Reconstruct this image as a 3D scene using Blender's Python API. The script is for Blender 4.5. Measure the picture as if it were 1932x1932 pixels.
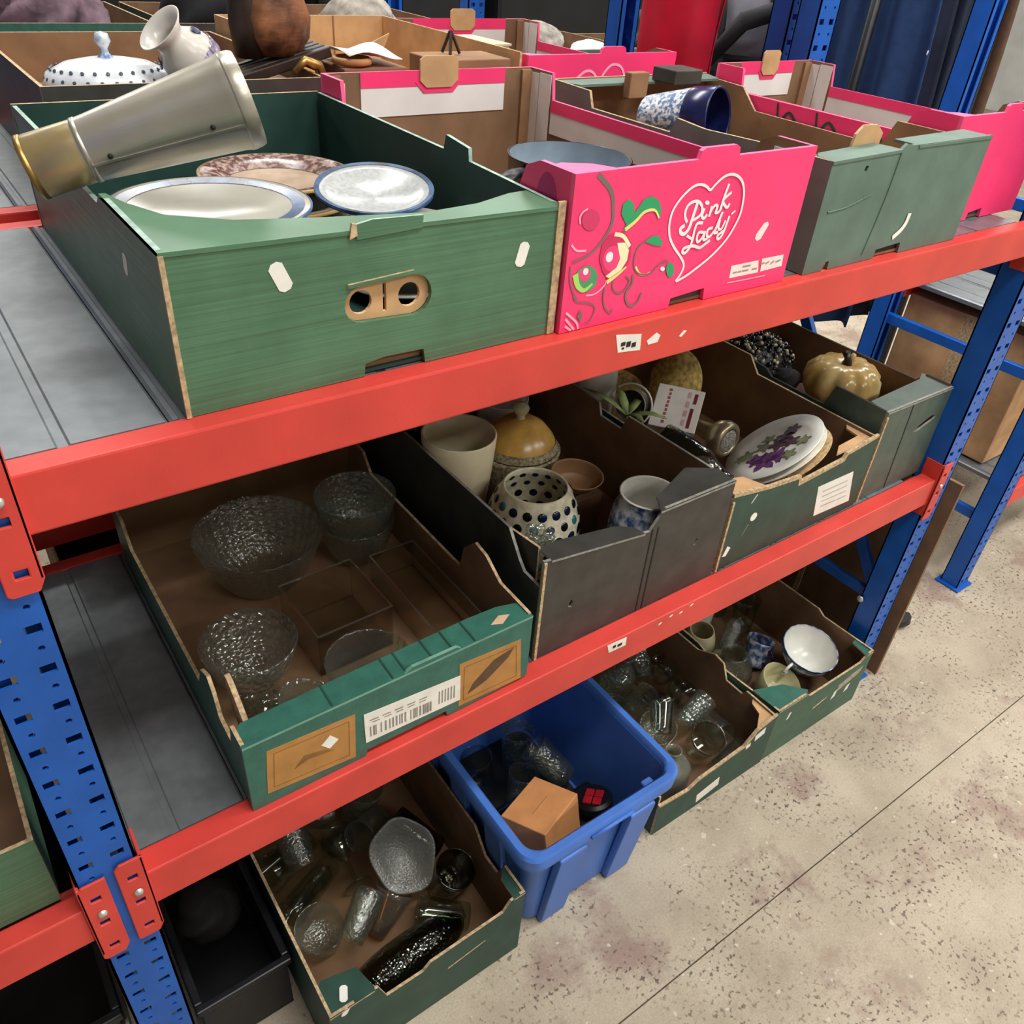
import bpy, math, random
from mathutils import Vector, Matrix
from mathutils.geometry import tessellate_polygon

for o in list(bpy.data.objects):
    bpy.data.objects.remove(o, do_unlink=True)
scene = bpy.context.scene
C = scene.collection
R = math.radians

# ------------------------------------------------------------------ camera
cam_d = bpy.data.cameras.new('camera')
cam_d.sensor_width = 36.0
cam_d.lens = 1557.0 / 1932.0 * 36.0
cam_d.shift_x = 0.0008
cam_d.clip_start = 0.02
cam = bpy.data.objects.new('camera', cam_d)
C.objects.link(cam)
# columns: right, up, back (world X along the shelf, Y into it, Z up)
cr = Vector((0.81319272, -0.57813576, 0.06690775))
cu = Vector((0.29558936, 0.50930583, 0.80822924))
cb = Vector((-0.50134273, -0.63746891, 0.58505457))
cam.matrix_world = Matrix(((cr.x, cu.x, cb.x, 0.0), (cr.y, cu.y, cb.y, 0.0), (cr.z, cu.z, cb.z, 1.62), (0, 0, 0, 1)))
scene.camera = cam

# ------------------------------------------------------------------ light
vs = scene.view_settings
vs.view_transform = 'Standard'
vs.look = 'None'
vs.gamma = 1.0
vs.exposure = -0.18
vs.use_curve_mapping = False
world = bpy.data.worlds.new('world')
scene.world = world
world.use_nodes = True
wb = world.node_tree.nodes['Background']
wb.inputs[0].default_value = (0.86, 0.92, 1.0, 1)
wb.inputs[1].default_value = 0.42

def ceiling_lamp(x, y, z, sx, sy, power, col=(1.0, 0.985, 0.95)):
    d = bpy.data.lights.new('strip_light', 'AREA')
    d.shape = 'RECTANGLE'; d.size = sx; d.size_y = sy; d.energy = power; d.color = col
    o = bpy.data.objects.new('strip_light', d)
    o.location = (x, y, z)
    C.objects.link(o)
    return o
# rows of long ceiling luminaires: this aisle and the next, plus added front and far rows
for lx in (0.9, 3.9, 6.9):
    ceiling_lamp(lx, -0.6, 4.3, 1.9, 0.5, 105)
    ceiling_lamp(lx, -3.2, 4.3, 1.9, 0.5, 95)  # added row, throws low frontal light into the shelves
    ceiling_lamp(lx, 2.6, 4.3, 1.9, 0.5, 105)
    ceiling_lamp(lx - 1.5, 7.2, 4.3, 1.9, 0.5, 150)  # added row, brightens the far wall for sheen on the ledges

# ------------------------------------------------------------------ materials
def lin(h):
    h = h.lstrip('#')
    v = [int(h[i:i + 2], 16) / 255 for i in (0, 2, 4)]
    return tuple(c / 12.92 if c <= .04045 else ((c + .055) / 1.055) ** 2.4 for c in v) + (1,)

MATS = {}
def mat(name, col, rough=.6, metal=0.0, var=.08, vscale=30, bump=0.0, bscale=60, stretch=None, spec=.4, coat=0.0, col2=None, lo=.35, hi=.65, detail=4):
    """Principled surface with noise-driven colour variation and optional stretched bump."""
    if name in MATS: return MATS[name]
    m = bpy.data.materials.new(name); m.use_nodes = True
    nt = m.node_tree; N = nt.nodes; L = nt.links
    p = N['Principled BSDF']
    p.inputs['Roughness'].default_value = rough
    p.inputs['Metallic'].default_value = metal
    p.inputs['Specular IOR Level'].default_value = spec
    p.inputs['Coat Weight'].default_value = coat
    c = lin(col)
    tc = N.new('ShaderNodeTexCoord')
    mp = N.new('ShaderNodeMapping'); L.new(tc.outputs['Object'], mp.inputs['Vector'])
    no = N.new('ShaderNodeTexNoise'); no.inputs['Scale'].default_value = vscale; no.inputs['Detail'].default_value = detail
    L.new(tc.outputs['Object'], no.inputs['Vector'])
    ra = N.new('ShaderNodeValToRGB'); L.new(no.outputs['Fac'], ra.inputs['Fac'])
    if col2: a, b = c, lin(col2)
    else:
        a = tuple(max(0, x * (1 - 2 * var)) for x in c[:3]) + (1,)
        b = tuple(min(1, x * (1 + 2 * var)) for x in c[:3]) + (1,)
    ra.color_ramp.elements[0].position = lo; ra.color_ramp.elements[0].color = a
    ra.color_ramp.elements[1].position = hi; ra.color_ramp.elements[1].color = b
    L.new(ra.outputs['Color'], p.inputs['Base Color'])
    if bump:
        nb = N.new('ShaderNodeTexNoise'); nb.inputs['Scale'].default_value = bscale; nb.inputs['Detail'].default_value = 3
        if stretch: mp.inputs['Scale'].default_value = stretch
        L.new(mp.outputs['Vector'], nb.inputs['Vector'])
        bu = N.new('ShaderNodeBump'); bu.inputs['Strength'].default_value = bump; bu.inputs['Distance'].default_value = .003
        L.new(nb.outputs['Fac'], bu.inputs['Height']); L.new(bu.outputs['Normal'], p.inputs['Normal'])
    MATS[name] = m
    return m

def glass(name, tint='#e9eee8', refl=.9, rough=.04, bump=0.0, bscale=120, base=.07, voro=False, whiten=0.0):
    """Thin clear glass: see-through film with Fresnel-weighted reflections and pressed relief."""
    if name in MATS: return MATS[name]
    m = bpy.data.materials.new(name); m.use_nodes = True
    nt = m.node_tree; N = nt.nodes; L = nt.links
    for n in list(N): N.remove(n)
    out = N.new('ShaderNodeOutputMaterial')
    tr = N.new('ShaderNodeBsdfTransparent'); tr.inputs[0].default_value = lin(tint)
    gl = N.new('ShaderNodeBsdfGlossy'); gl.inputs['Roughness'].default_value = rough
    gl.inputs[0].default_value = (refl, refl, refl, 1)
    lw = N.new('ShaderNodeLayerWeight'); lw.inputs['Blend'].default_value = .5
    pw = N.new('ShaderNodeMath'); pw.operation = 'POWER'; pw.inputs[1].default_value = 3.2
    L.new(lw.outputs['Facing'], pw.inputs[0])
    mu = N.new('ShaderNodeMath'); mu.operation = 'MULTIPLY_ADD'
    mu.inputs[1].default_value = .75; mu.inputs[2].default_value = base; mu.use_clamp = True
    L.new(pw.outputs[0], mu.inputs[0])
    mx = N.new('ShaderNodeMixShader'); L.new(mu.outputs[0], mx.inputs[0]); L.new(tr.outputs[0], mx.inputs[1]); L.new(gl.outputs[0], mx.inputs[2])
    last = mx
    if whiten:  # white mixed in for frosting and for whitish highlights on clear glass
        df = N.new('ShaderNodeBsdfDiffuse'); df.inputs[0].default_value = lin('#d8dcd4')
        m2 = N.new('ShaderNodeMixShader'); m2.inputs[0].default_value = whiten
        L.new(mx.outputs[0], m2.inputs[1]); L.new(df.outputs[0], m2.inputs[2]); last = m2
    L.new(last.outputs[0], out.inputs[0])
    if bump:
        tc = N.new('ShaderNodeTexCoord')
        if voro:
            nb = N.new('ShaderNodeTexVoronoi'); hs = nb.outputs['Distance']
        else:
            nb = N.new('ShaderNodeTexNoise'); hs = nb.outputs['Fac']
        nb.inputs['Scale'].default_value = bscale
        L.new(tc.outputs['Object'], nb.inputs['Vector'])
        bu = N.new('ShaderNodeBump'); bu.inputs['Strength'].default_value = bump; bu.inputs['Distance'].default_value = .004
        L.new(hs, bu.inputs['Height'])
        for n in (gl, lw): L.new(bu.outputs['Normal'], n.inputs['Normal'])
    MATS[name] = m
    return m

GREEN = mat('green_card', '#4f7559', .42, var=.06, vscale=14, bump=.55, bscale=9, stretch=(.25, .25, 14))
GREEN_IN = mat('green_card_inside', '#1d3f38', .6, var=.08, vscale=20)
GREEN_DK = mat('dark_green_card', '#27463c', .5, var=.08, vscale=18, bump=.15, bscale=40)
GREEN_TEAL = mat('teal_green_card', '#35675a', .42, var=.06, vscale=40, bump=.2, bscale=120)
GREEN_GREY = mat('grey_green_card', '#5d7468', .55, var=.06, vscale=16, bump=.45, bscale=22, stretch=(1, 1, 1))
BLACK = mat('black_card', '#3b3a36', .5, var=.1, vscale=22, bump=.12, bscale=60)
KRAFT = mat('kraft_card', '#8d6a4c', .8, var=.08, vscale=16, bump=.12, bscale=50)
KRAFT_DK = mat('brown_card', '#7d5f45', .8, var=.09, vscale=12, bump=.12, bscale=40)
KRAFT_LT = mat('tan_card', '#c49c70', .8, var=.07, vscale=18)
EDGE = mat('cut_card_edge', '#b9a07c', .85, var=.16, vscale=160)
PINK = mat('pink_card', '#f63c76', .42, var=.03, vscale=10)
PINK_DK = mat('magenta_card', '#b01e63', .5, var=.08, vscale=30)
WHITECARD = mat('white_card', '#dedad8', .7, var=.03, vscale=12)
RED = mat('red_powder_coat', '#d0423a', .42, var=.05, vscale=9, bump=.05, bscale=220)
BLUE = mat('blue_powder_coat', '#1659b4', .4, var=.06, vscale=14, bump=.05, bscale=200)
STEEL = mat('galvanised_steel', '#83888b', .40, metal=.5, var=.05, vscale=40, bump=.05, bscale=60)
WORN_G = mat('worn_green_edge', '#93aca0', .6, var=.12, vscale=90)
WORN_K = mat('worn_grey_edge', '#8b8a82', .6, var=.12, vscale=90)
PINKL = mat('lit_pink_fold', '#ff5f92', .5, var=.04)  # lighter pink, top light on folds and flaps put into the colour
WHITE = mat('white_plastic', '#eeece4', .45, var=.03)
PAPER = mat('paper_label', '#e8e4da', .7, var=.03)
INK = mat('black_ink', '#242220', .7, var=.05)
SILVER = mat('zinc_bolt', '#c8c6be', .35, metal=.6, var=.08, vscale=200)

# ------------------------------------------------------------------ mesh helpers
class MB:
    def __init__(s): s.v = []; s.f = []; s.m = []
    def add(s, vs_, fs, M=None, mi=0):
        n = len(s.v)
        s.v += [tuple(M @ Vector(p)) if M is not None else tuple(p) for p in vs_]
        s.f += [tuple(i + n for i in f) for f in fs]
        s.m += ([mi] * len(fs) if isinstance(mi, int) else list(mi))
        return s
    def box(s, x0, x1, y0, y1, z0, z1, M=None, mi=0):
        v = [(x0, y0, z0), (x1, y0, z0), (x1, y1, z0), (x0, y1, z0), (x0, y0, z1), (x1, y0, z1), (x1, y1, z1), (x0, y1, z1)]
        return s.add(v, [(0, 3, 2, 1), (4, 5, 6, 7), (0, 1, 5, 4), (1, 2, 6, 5), (2, 3, 7, 6), (3, 0, 4, 7)], M, mi)
    def plate(s, outline, holes=(), t=.004, M=None, mi=(0, 1, 2)):
        """Polygon (u,v) with holes extruded w=0..t. Slots: outer face, inner face, cut edge."""
        loops = [list(outline)] + [list(h) for h in holes]
        flat = [p for l in loops for p in l]
        tris = tessellate_polygon([[Vector((p[0], p[1], 0)) for p in l] for l in loops])
        n = len(flat)
        v = [(p[0], p[1], 0) for p in flat] + [(p[0], p[1], t) for p in flat]
        f = []; mm = []
        for a, b, c in tris:
            pa, pb, pc = flat[a], flat[b], flat[c]
            cr_ = (pb[0] - pa[0]) * (pc[1] - pa[1]) - (pb[1] - pa[1]) * (pc[0] - pa[0])
            if cr_ < 0: b, c = c, b
            f.append((a, c, b)); mm.append(mi[0])
            f.append((a + n, b + n, c + n)); mm.append(mi[1])
        o = 0
        for li, l in enumerate(loops):
            k = len(l)
            area = sum(l[i][0] * l[(i + 1) % k][1] - l[(i + 1) % k][0] * l[i][1] for i in range(k))
            for i in range(k):
                a, b = o + i, o + (i + 1) % k
                q = (a, b, b + n, a + n)
                if (area < 0) != (li > 0): q = q[::-1]
                f.append(q); mm.append(mi[2])
            o += k
        return s.add(v, f, M, mm)
    def lathe(s, prof, n=40, M=None, mi=0, closed=False, sx=1, sy=1, wob=None):
        """Revolve (r,z) profile about z. wob(angle, i) scales the radius."""
        v = []; f = []; k = len(prof)
        for j in range(n):
            a = 2 * math.pi * j / n
            for i, (r, z) in enumerate(prof):
                w = wob(a, i) if wob else 1
                v.append((r * w * math.cos(a) * sx, r * w * math.sin(a) * sy, z))
        for j in range(n):
            j2 = (j + 1) % n
            for i in range(k - 1 if not closed else k):
                i2 = (i + 1) % k
                f.append((j * k + i, j2 * k + i, j2 * k + i2, j * k + i2))
        return s.add(v, f, M, mi)
    def tube(s, pts, r, n=8, M=None, mi=0, cap=True, flat=1.0):
        P = [Vector(p) for p in pts]; v = []; f = []
        rr = r if isinstance(r, (list, tuple)) else [r] * len(P)
        up = Vector((0, 0, 1))
        for i, p in enumerate(P):
            d = (P[min(i + 1, len(P) - 1)] - P[max(i - 1, 0)]).normalized()
            a = d.cross(up)
            if a.length < 1e-4: a = d.cross(Vector((1, 0, 0)))
            a.normalize(); b = d.cross(a).normalized()
            for k in range(n):
                t = 2 * math.pi * k / n
                v.append(tuple(p + a * math.cos(t) * rr[i] + b * math.sin(t) * rr[i] * flat))
        for i in range(len(P) - 1):
            for k in range(n):
                f.append((i * n + k, i * n + (k + 1) % n, (i + 1) * n + (k + 1) % n, (i + 1) * n + k))
        if cap:
            f.append(tuple(range(n))[::-1]); f.append(tuple((len(P) - 1) * n + k for k in range(n)))
        return s.add(v, f, M, mi)
    def ribbon(s, pts, w0, w1, M=None, mi=0, lift=0.0):
        """Flat stroke in the uv plane."""
        P = [Vector((p[0], p[1])) for p in pts]; v = []; f = []; n = len(P)
        for i, p in enumerate(P):
            d = P[min(i + 1, n - 1)] - P[max(i - 1, 0)]
            if d.length < 1e-9: d = Vector((1, 0))
            d.normalize(); q = Vector((-d.y, d.x)); w = (w0 + (w1 - w0) * i / max(1, n - 1)) / 2
            if i == 0: p = p - d * w * .6
            if i == n - 1: p = p + d * w * .6
            lz = lift - i * 1.2e-5
            v += [(p.x + q.x * w, p.y + q.y * w, lz), (p.x - q.x * w, p.y - q.y * w, lz)]
        for i in range(n - 1): f.append((2 * i, 2 * i + 1, 2 * i + 3, 2 * i + 2))
        return s.add(v, f, M, mi)
    def grid(s, fn, nu, nv, M=None, mi=0):
        v = [fn(i / nu, j / nv) for j in range(nv + 1) for i in range(nu + 1)]
        f = [(j * (nu + 1) + i, j * (nu + 1) + i + 1, (j + 1) * (nu + 1) + i + 1, (j + 1) * (nu + 1) + i) for j in range(nv) for i in range(nu)]
        return s.add(v, f, M, mi)
    def build(s, name, mats, parent=None, smooth=False, loc=None, bevel=0.0, solid=0.0, autos=None):
        me = bpy.data.meshes.new(name)
        me.from_pydata(s.v, [], s.f)
        if not isinstance(mats, (list, tuple)): mats = [mats]
        for m in mats: me.materials.append(m)
        nm = len(mats)
        for p, i in zip(me.polygons, s.m):
            p.material_index = min(i, nm - 1); p.use_smooth = smooth
        me.update()
        o = bpy.data.objects.new(name, me); C.objects.link(o)
        if parent is not None: o.parent = parent
        if loc is not None: o.location = loc
        if smooth and autos:
            me.set_sharp_from_angle(angle=R(autos))
        if solid:
            md = o.modifiers.new('thickness', 'SOLIDIFY'); md.thickness = solid; md.offset = 0
        if bevel:
            md = o.modifiers.new('bevel', 'BEVEL'); md.width = bevel; md.segments = 2; md.limit_method = 'ANGLE'
        return o

def thing(name, label, cat, loc=(0, 0, 0), rz=0.0, group=None, rot=None):
    o = bpy.data.objects.new(name, None); C.objects.link(o)
    o.empty_display_size = .03
    o.location = loc; o.rotation_euler = rot if rot else (0, 0, rz)
    o['label'] = label; o['category'] = cat
    if group: o['group'] = group
    return o
def tag(o, label, cat, group=None):
    o['label'] = label; o['category'] = cat
    if group: o['group'] = group
    return o
def struct(o):
    o['kind'] = 'structure'; return o
def circ(cx, cy, rx, ry=None, n=16, a0=0.0):
    ry = rx if ry is None else ry
    return [(cx + rx * math.cos(a0 + 2 * math.pi * k / n), cy + ry * math.sin(a0 + 2 * math.pi * k / n)) for k in range(n)]
def rect(u0, v0, u1, v1): return [(u0, v0), (u1, v0), (u1, v1), (u0, v1)]
def smooth_line(pts, k=4):
    """Catmull-Rom resample."""
    P = [Vector(p) for p in pts]; out = []
    for i in range(len(P) - 1):
        a, b, c, d = P[max(i - 1, 0)], P[i], P[i + 1], P[min(i + 2, len(P) - 1)]
        for j in range(k):
            t = j / k
            out.append(tuple(.5 * ((2 * b) + (c - a) * t + (2 * a - 5 * b + 4 * c - d) * t * t + (3 * b - a - 3 * c + d) * t ** 3)))
    out.append(tuple(P[-1]))
    return out
def basis(o, x, y, z):
    return Matrix(((x[0], y[0], z[0], o[0]), (x[1], y[1], z[1], o[1]), (x[2], y[2], z[2], o[2]), (0, 0, 0, 1)))

class Tray:
    """Open cardboard tray: bottom + four cut-out walls, each a part of its own."""
    def __init__(s, name, label, cat, x0, x1, y0, y1, z0, H, ext, inn, edge=None, t=.005, front=None, back=None, left=None, right=None, fh=(), bh=(), lh=(), rh=(), rz=0.0, bottom=None, group=None, fold=None, sedge=None, bfront=None):
        edge = edge or EDGE
        s.W, s.D, s.H, s.t = x1 - x0, y1 - y0, H, t
        W, D = s.W, s.D
        s.root = thing(name, label, cat, (x0, y0, z0 + .0008), rz, group)
        s.MF = basis((0, 0, 0), (1, 0, 0), (0, 0, 1), (0, 1, 0))
        s.MBk = basis((W, D, 0), (-1, 0, 0), (0, 0, 1), (0, -1, 0))
        s.ML = basis((0, 0, 0), (0, 1, 0), (0, 0, 1), (1, 0, 0))
        s.MR = basis((W, 0, 0), (0, 1, 0), (0, 0, 1), (-1, 0, 0))
        s.MT = basis((0, 0, H), (1, 0, 0), (0, 1, 0), (0, 0, -1))
        s.mats = [ext, inn, edge]
        fm, sm_ = [ext, inn, fold or edge], [ext, inn, sedge or edge]
        s.fmats = fm
        MB().box(t, W - t, bfront or t, D - t, .001, .005).build('bottom', bottom or inn, s.root)
        s.front = MB().plate(front or rect(0, 0, W, H), fh, t, s.MF).build('front_wall', fm, s.root)
        s.back = MB().plate(back or rect(0, 0, W, H), bh, t, s.MBk).build('back_wall', s.mats, s.root)
        s.left = MB().plate(left or rect(t, 0, D - t, H), lh, t, s.ML).build('side_wall', sm_, s.root)
        s.right = MB().plate(right or rect(t, 0, D - t, H), rh, t, s.MR).build('side_wall', sm_, s.root)
    def lip(s, outline, name='top_ledge', mats=None, t=.004, dz=0.0, slope=0.0):
        M = s.MT.copy(); M[2][3] += dz; M[2][0] = slope; M[1][3] -= .0013
        return MB().plate(outline, (), t, M).build(name, mats or s.fmats, s.root)
    def on_front(s, outline, m, name, lift=.0006, holes=(), parent=None, t=.0005):
        M = basis((0, -lift, 0), (1, 0, 0), (0, 0, 1), (0, 1, 0))
        return MB().plate(outline, holes, t, M, (0, 0, 0)).build(name, m, parent or s.root)
    def on_left(s, outline, m, name, lift=.0006):
        M = basis((-lift, 0, 0), (0, 1, 0), (0, 0, 1), (1, 0, 0))
        return MB().plate(outline, (), .0005, M, (0, 0, 0)).build(name, m, s.root)
def capsule(cx, cy, ln, w, ang, n=5):
    """Stubby tag outline with cut corners."""
    c, s_ = math.cos(R(ang)), math.sin(R(ang))
    q = [(-ln / 2, -w * .22), (-ln / 2 + w * .25, -w / 2), (ln / 2 - w * .25, -w / 2), (ln / 2, -w * .22), (ln / 2, w * .22), (ln / 2 - w * .25, w / 2), (-ln / 2 + w * .25, w / 2), (-ln / 2, w * .22)]
    return [(cx + a * c - b * s_, cy + a * s_ + b * c) for a, b in q]

# ------------------------------------------------------------------ the hall
def concrete():
    m = bpy.data.materials.new('worn_concrete'); m.use_nodes = True
    nt = m.node_tree; N = nt.nodes; L = nt.links; p = N['Principled BSDF']
    p.inputs['Roughness'].default_value = .75; p.inputs['Specular IOR Level'].default_value = .25
    tc = N.new('ShaderNodeTexCoord')
    def noise(sc, det=5, rough=.6, vec=None):
        n = N.new('ShaderNodeTexNoise'); n.inputs['Scale'].default_value = sc; n.inputs['Detail'].default_value = det; n.inputs['Roughness'].default_value = rough
        L.new(vec or tc.outputs['Object'], n.inputs['Vector']); return n.outputs['Fac']
    def ramp(src, stops):
        r = N.new('ShaderNodeValToRGB'); L.new(src, r.inputs['Fac'])
        e = r.color_ramp.elements
        e[0].position, e[0].color = stops[0][0], stops[0][1]; e[1].position, e[1].color = stops[-1][0], stops[-1][1]
        for q, c in stops[1:-1]:
            x = e.new(q); x.color = c
        return r.outputs['Color']
    def mix(f, a, b):
        x = N.new('ShaderNodeMix'); x.data_type = 'RGBA'
        if hasattr(f, 'links'): L.new(f, x.inputs[0])
        else: x.inputs[0].default_value = f
        for s_, q in ((a, x.inputs[6]), (b, x.inputs[7])):
            if hasattr(s_, 'links'): L.new(s_, q)
            else: q.default_value = s_
        return x.outputs[2]
    g = lambda v: (v, v, v, 1)
    base = ramp(noise(5), [(.3, lin('#a39784')), (.55, lin('#b9ad99')), (.75, lin('#c4b9a6'))])
    worn = ramp(noise(3.1, 6, .7), [(.53, g(0)), (.64, g(.75))])
    c1 = mix(worn, base, lin('#8d726a'))
    spk = ramp(noise(105, 3, .5), [(.575, g(0)), (.64, g(1))])
    clus = ramp(noise(6.5, 4), [(.40, g(0)), (.58, g(.95))])
    mm = N.new('ShaderNodeMath'); mm.operation = 'MULTIPLY'; L.new(spk, mm.inputs[0]); L.new(clus, mm.inputs[1])
    c2 = mix(mm.outputs[0], c1, lin('#5b4f48'))
    wh = ramp(noise(48, 2, .4), [(.70, g(0)), (.74, g(.7))])
    c3 = mix(wh, c2, lin('#d9d2c4'))
    fine = ramp(noise(260, 2), [(.35, g(0)), (.7, g(.34))])
    c4 = mix(fine, c3, lin('#7d7266'))
    L.new(c4, p.inputs['Base Color'])
    bu = N.new('ShaderNodeBump'); bu.inputs['Strength'].default_value = .18; bu.inputs['Distance'].default_value = .004
    L.new(noise(90, 4), bu.inputs['Height']); L.new(bu.outputs['Normal'], p.inputs['Normal'])
    return m
CONC = concrete()
DARKWALL = mat('painted_block_wall', '#c4c5c2', .85, var=.05, vscale=3)
fl = struct(MB().box(-7, 12, -6, 10, -.12, -.03).build('floor', CONC))
MB().box(-7, 12, -6, .3685, -.03, 0).build('slab', CONC, fl)
MB().box(-7, 12, .3712, 10, -.03, 0).build('slab', CONC, fl)
struct(MB().box(-7, 12, 9.9, 10, 0, 5).build('wall_back', DARKWALL))
struct(MB().box(11.9, 12, -6, 9.9, 0, 5).build('wall_right', DARKWALL))
CEIL = mat('ceiling_sheet', '#c9c8c4', .8, var=.03, vscale=2)
struct(MB().box(-7, 12, -6, 10, 5.0, 5.1).build('ceiling', CEIL))
struct(MB().box(-7.1, -7, -6, 10, 0, 5).build('wall_left', DARKWALL))
struct(MB().box(-7, 12, -6.1, -6, 0, 5).build('wall_front', DARKWALL))

# ------------------------------------------------------------------ pallet-style shelving
def post_mesh(h=2.1, w=.066, d=.055, flip=1, holes=True, z0=0.0):
    b = MB(); seg = .10; n = int((h - z0) / seg)
    M = basis((0, 0, 0), (1, 0, 0), (0, 0, 1), (0, flip, 0))
    for k in range(n):
        z = z0 + k * seg; hs = []
        if holes:
            for ux in (.0165, w - .0165):
                for j in (0, 1):
                    zc = z + .0275 + j * .05
                    hs.append(rect(ux - .0072, zc - .0055, ux + .0072, zc + .0055))
                    hs.append(circ(ux + .001, zc - .0235, .0034, n=6))
        b.plate(rect(0, z, w, z + seg), hs, .003, M, (0, 0, 0))
    top = z0 + n * seg
    y0, y1 = sorted((0, d * flip)); 
    b.box(0, .003, y0, y1, z0, top); b.box(w - .003, w, y0, y1, z0, top)
    ye = d * flip
    y0, y1 = sorted((ye, ye - .003 * flip))
    b.box(0, .016, y0, y1, z0, top); b.box(w - .016, w, y0, y1, z0, top)
    return b
def beam(x0, x1, y, z1, h, root, flip=1, name='beam', m=RED, lip=.028):
    q = [(0, 0), (0, h), (lip, h), (lip, h - .016), (.050, h - .016), (.050, 0)]
    M = basis((x0, y, z1 - h), (0, flip, 0), (0, 0, 1), (1, 0, 0))
    return MB().plate(q, (), x1 - x0, M, (0, 0, 0)).build(name, m, root, bevel=.0025)
def deck(x0, x1, y0, y1, z, root, pitch=.15, off=-.004):
    """Row of folded steel planks; each is a part."""
    n = int(math.ceil((x1 - off) / pitch)); me = None
    w = pitch - .0012
    q = [(0, -.014), (0, -.003), (.003, 0), (.008, 0), (.0095, -.0022), (.014, -.0022), (.0155, 0), (.056, 0), (.058, -.0016), (.066, -.0016), (.068, 0), (w - .003, 0), (w, -.003), (w, -.014), (w - .002, -.014), (w - .002, -.005), (.002, -.005), (.002, -.014)]
    for k in range(n):
        M = basis((0, 0, 0), (1, 0, 0), (0, 0, 1), (0, 1, 0))
        xa = off + k * pitch
        if xa + w > x1: break
        if me is None:
            o = MB().plate(q, (), y1 - y0, M, (0, 0, 0)).build('deck_plank', STEEL, root); me = o.data
        else:
            o = bpy.data.objects.new('deck_plank', me); C.objects.link(o); o.parent = root
        o.location = (xa, y0, z)
def end_plate(x, y, z0, z1, w, root, bolts=(.75,), beamside=1, parent=None):
    """Beam connector: slotted plate hooked on the post face with a folded cheek."""
    h = z1 - z0
    hs = []
    for f in (.80, .48, .14): hs.append(rect(w * .5 - .0055, h * f - .0045, w * .5 + .0055, h * f + .0045))
    M = basis((x, y, z0), (1, 0, 0), (0, 0, 1), (0, 1, 0))
    b = MB().plate([(.003, 0), (w - .006, .0), (w, .012), (w, h), (.006, h), (0, h - .006), (0, .003)], hs, .004, M, (0, 0, 0))
    xs = x + w if beamside > 0 else x
    b.box(min(xs, xs - .004 * beamside), max(xs, xs - .004 * beamside), y, y + .045, z0 + .012, z1)
    o = b.build('end_plate', RED, parent or root, bevel=.0012)
    for f in bolts:
        MB().lathe([(0, .004), (.0042, .0035), (.0055, 0)], 12, Matrix.Translation((x + w * .5 + .001, y - .0005, z0 + h * (f - .14))) @ Matrix.Rotation(R(90), 4, 'X')).build('locking_bolt', SILVER, o, smooth=True)
    return o
def rail(p0, p1, w, t, root, name='brace', m=BLUE):
    """Flat channel brace between two points in a plane of constant X."""
    a, b = Vector(p0), Vector(p1); d = (b - a).normalized(); s_ = Vector((1, 0, 0)); n = d.cross(s_)
    v = []
    for p in (a, b):
        for su, sn in ((-t, -w), (t, -w), (t, w), (-t, w)): v.append(tuple(p + s_ * su / 2 + n * sn / 2))
    return MB().add(v, [(0, 1, 2, 3), (7, 6, 5, 4), (0, 4, 5, 1), (1, 5, 6, 2), (2, 6, 7, 3), (3, 7, 4, 0)]).build(name, m, root, bevel=.002)

TOP, LOW = 1.234, .665
rack = thing('shelving_rack', 'red and blue steel shelving rack carrying two shelves of boxes in the foreground', 'shelving rack', (0, 0, 0))
def put_post(x, y, root, h=2.1, flip=1, holes=True, w=.066):
    o = post_mesh(h, w=w, flip=flip, holes=holes).build('post', BLUE, root); o.location = (x, y, 0)
    MB().box(-.012, w + .012, -.012 if flip > 0 else -.066, .066 if flip > 0 else .012, 0, .006).build('foot_plate', BLUE, o)
    return o
put_post(-.058, .660, rack); put_post(1.714, .660, rack)
put_post(-.058, 1.325, rack, flip=-1); put_post(1.736, 1.288, rack, h=2.3)
bt = beam(.010, 1.712, .660, TOP, .060, rack)
bl = beam(.010, 1.712, .660, LOW, .066, rack, lip=.036)
for z, h in ((TOP, .06), (LOW, .066)):
    beam(.010, 1.712, 1.318, z, h, rack, flip=-1)
    beam(-1.80, -.060, .660, z - (.012 if z < 1 else 0), h, rack)
    beam(-1.80, -.060, 1.318, z - (.012 if z < 1 else 0), h, rack, flip=-1)
    end_plate(-.0185, .654, z - .113, z + .045, .032, rack)
    end_plate(-.0605, .654, z - .117, z + .037, .032, rack, beamside=-1)
    end_plate(1.712, .654, z - .11, z + .04, .036, rack, beamside=-1)
    deck(.0, 1.712, .6890 if z > 1 else .6970, 1.289, z - .0005, rack)
    deck(-1.80, -.062, .6890, 1.289, z - .0125 if z < 1 else z - .0005, rack, off=-1.80)
for x in (1.748, -.03):
    for p0, p1 in (((x, .70, .273), (x, 1.29, .273)), ((x, .70, .285), (x, 1.29, 1.11)), ((x, .70, 1.12), (x, 1.29, 1.12))):
        rail(p0, p1, .028, .016, rack)
    MB().lathe([(0, .005), (.007, .004), (.009, 0)], 12, Matrix.Translation((x - .040, .712, .273)) @ Matrix.Rotation(R(-90), 4, 'Y')).build('bolt', SILVER, rack, smooth=True)
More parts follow.
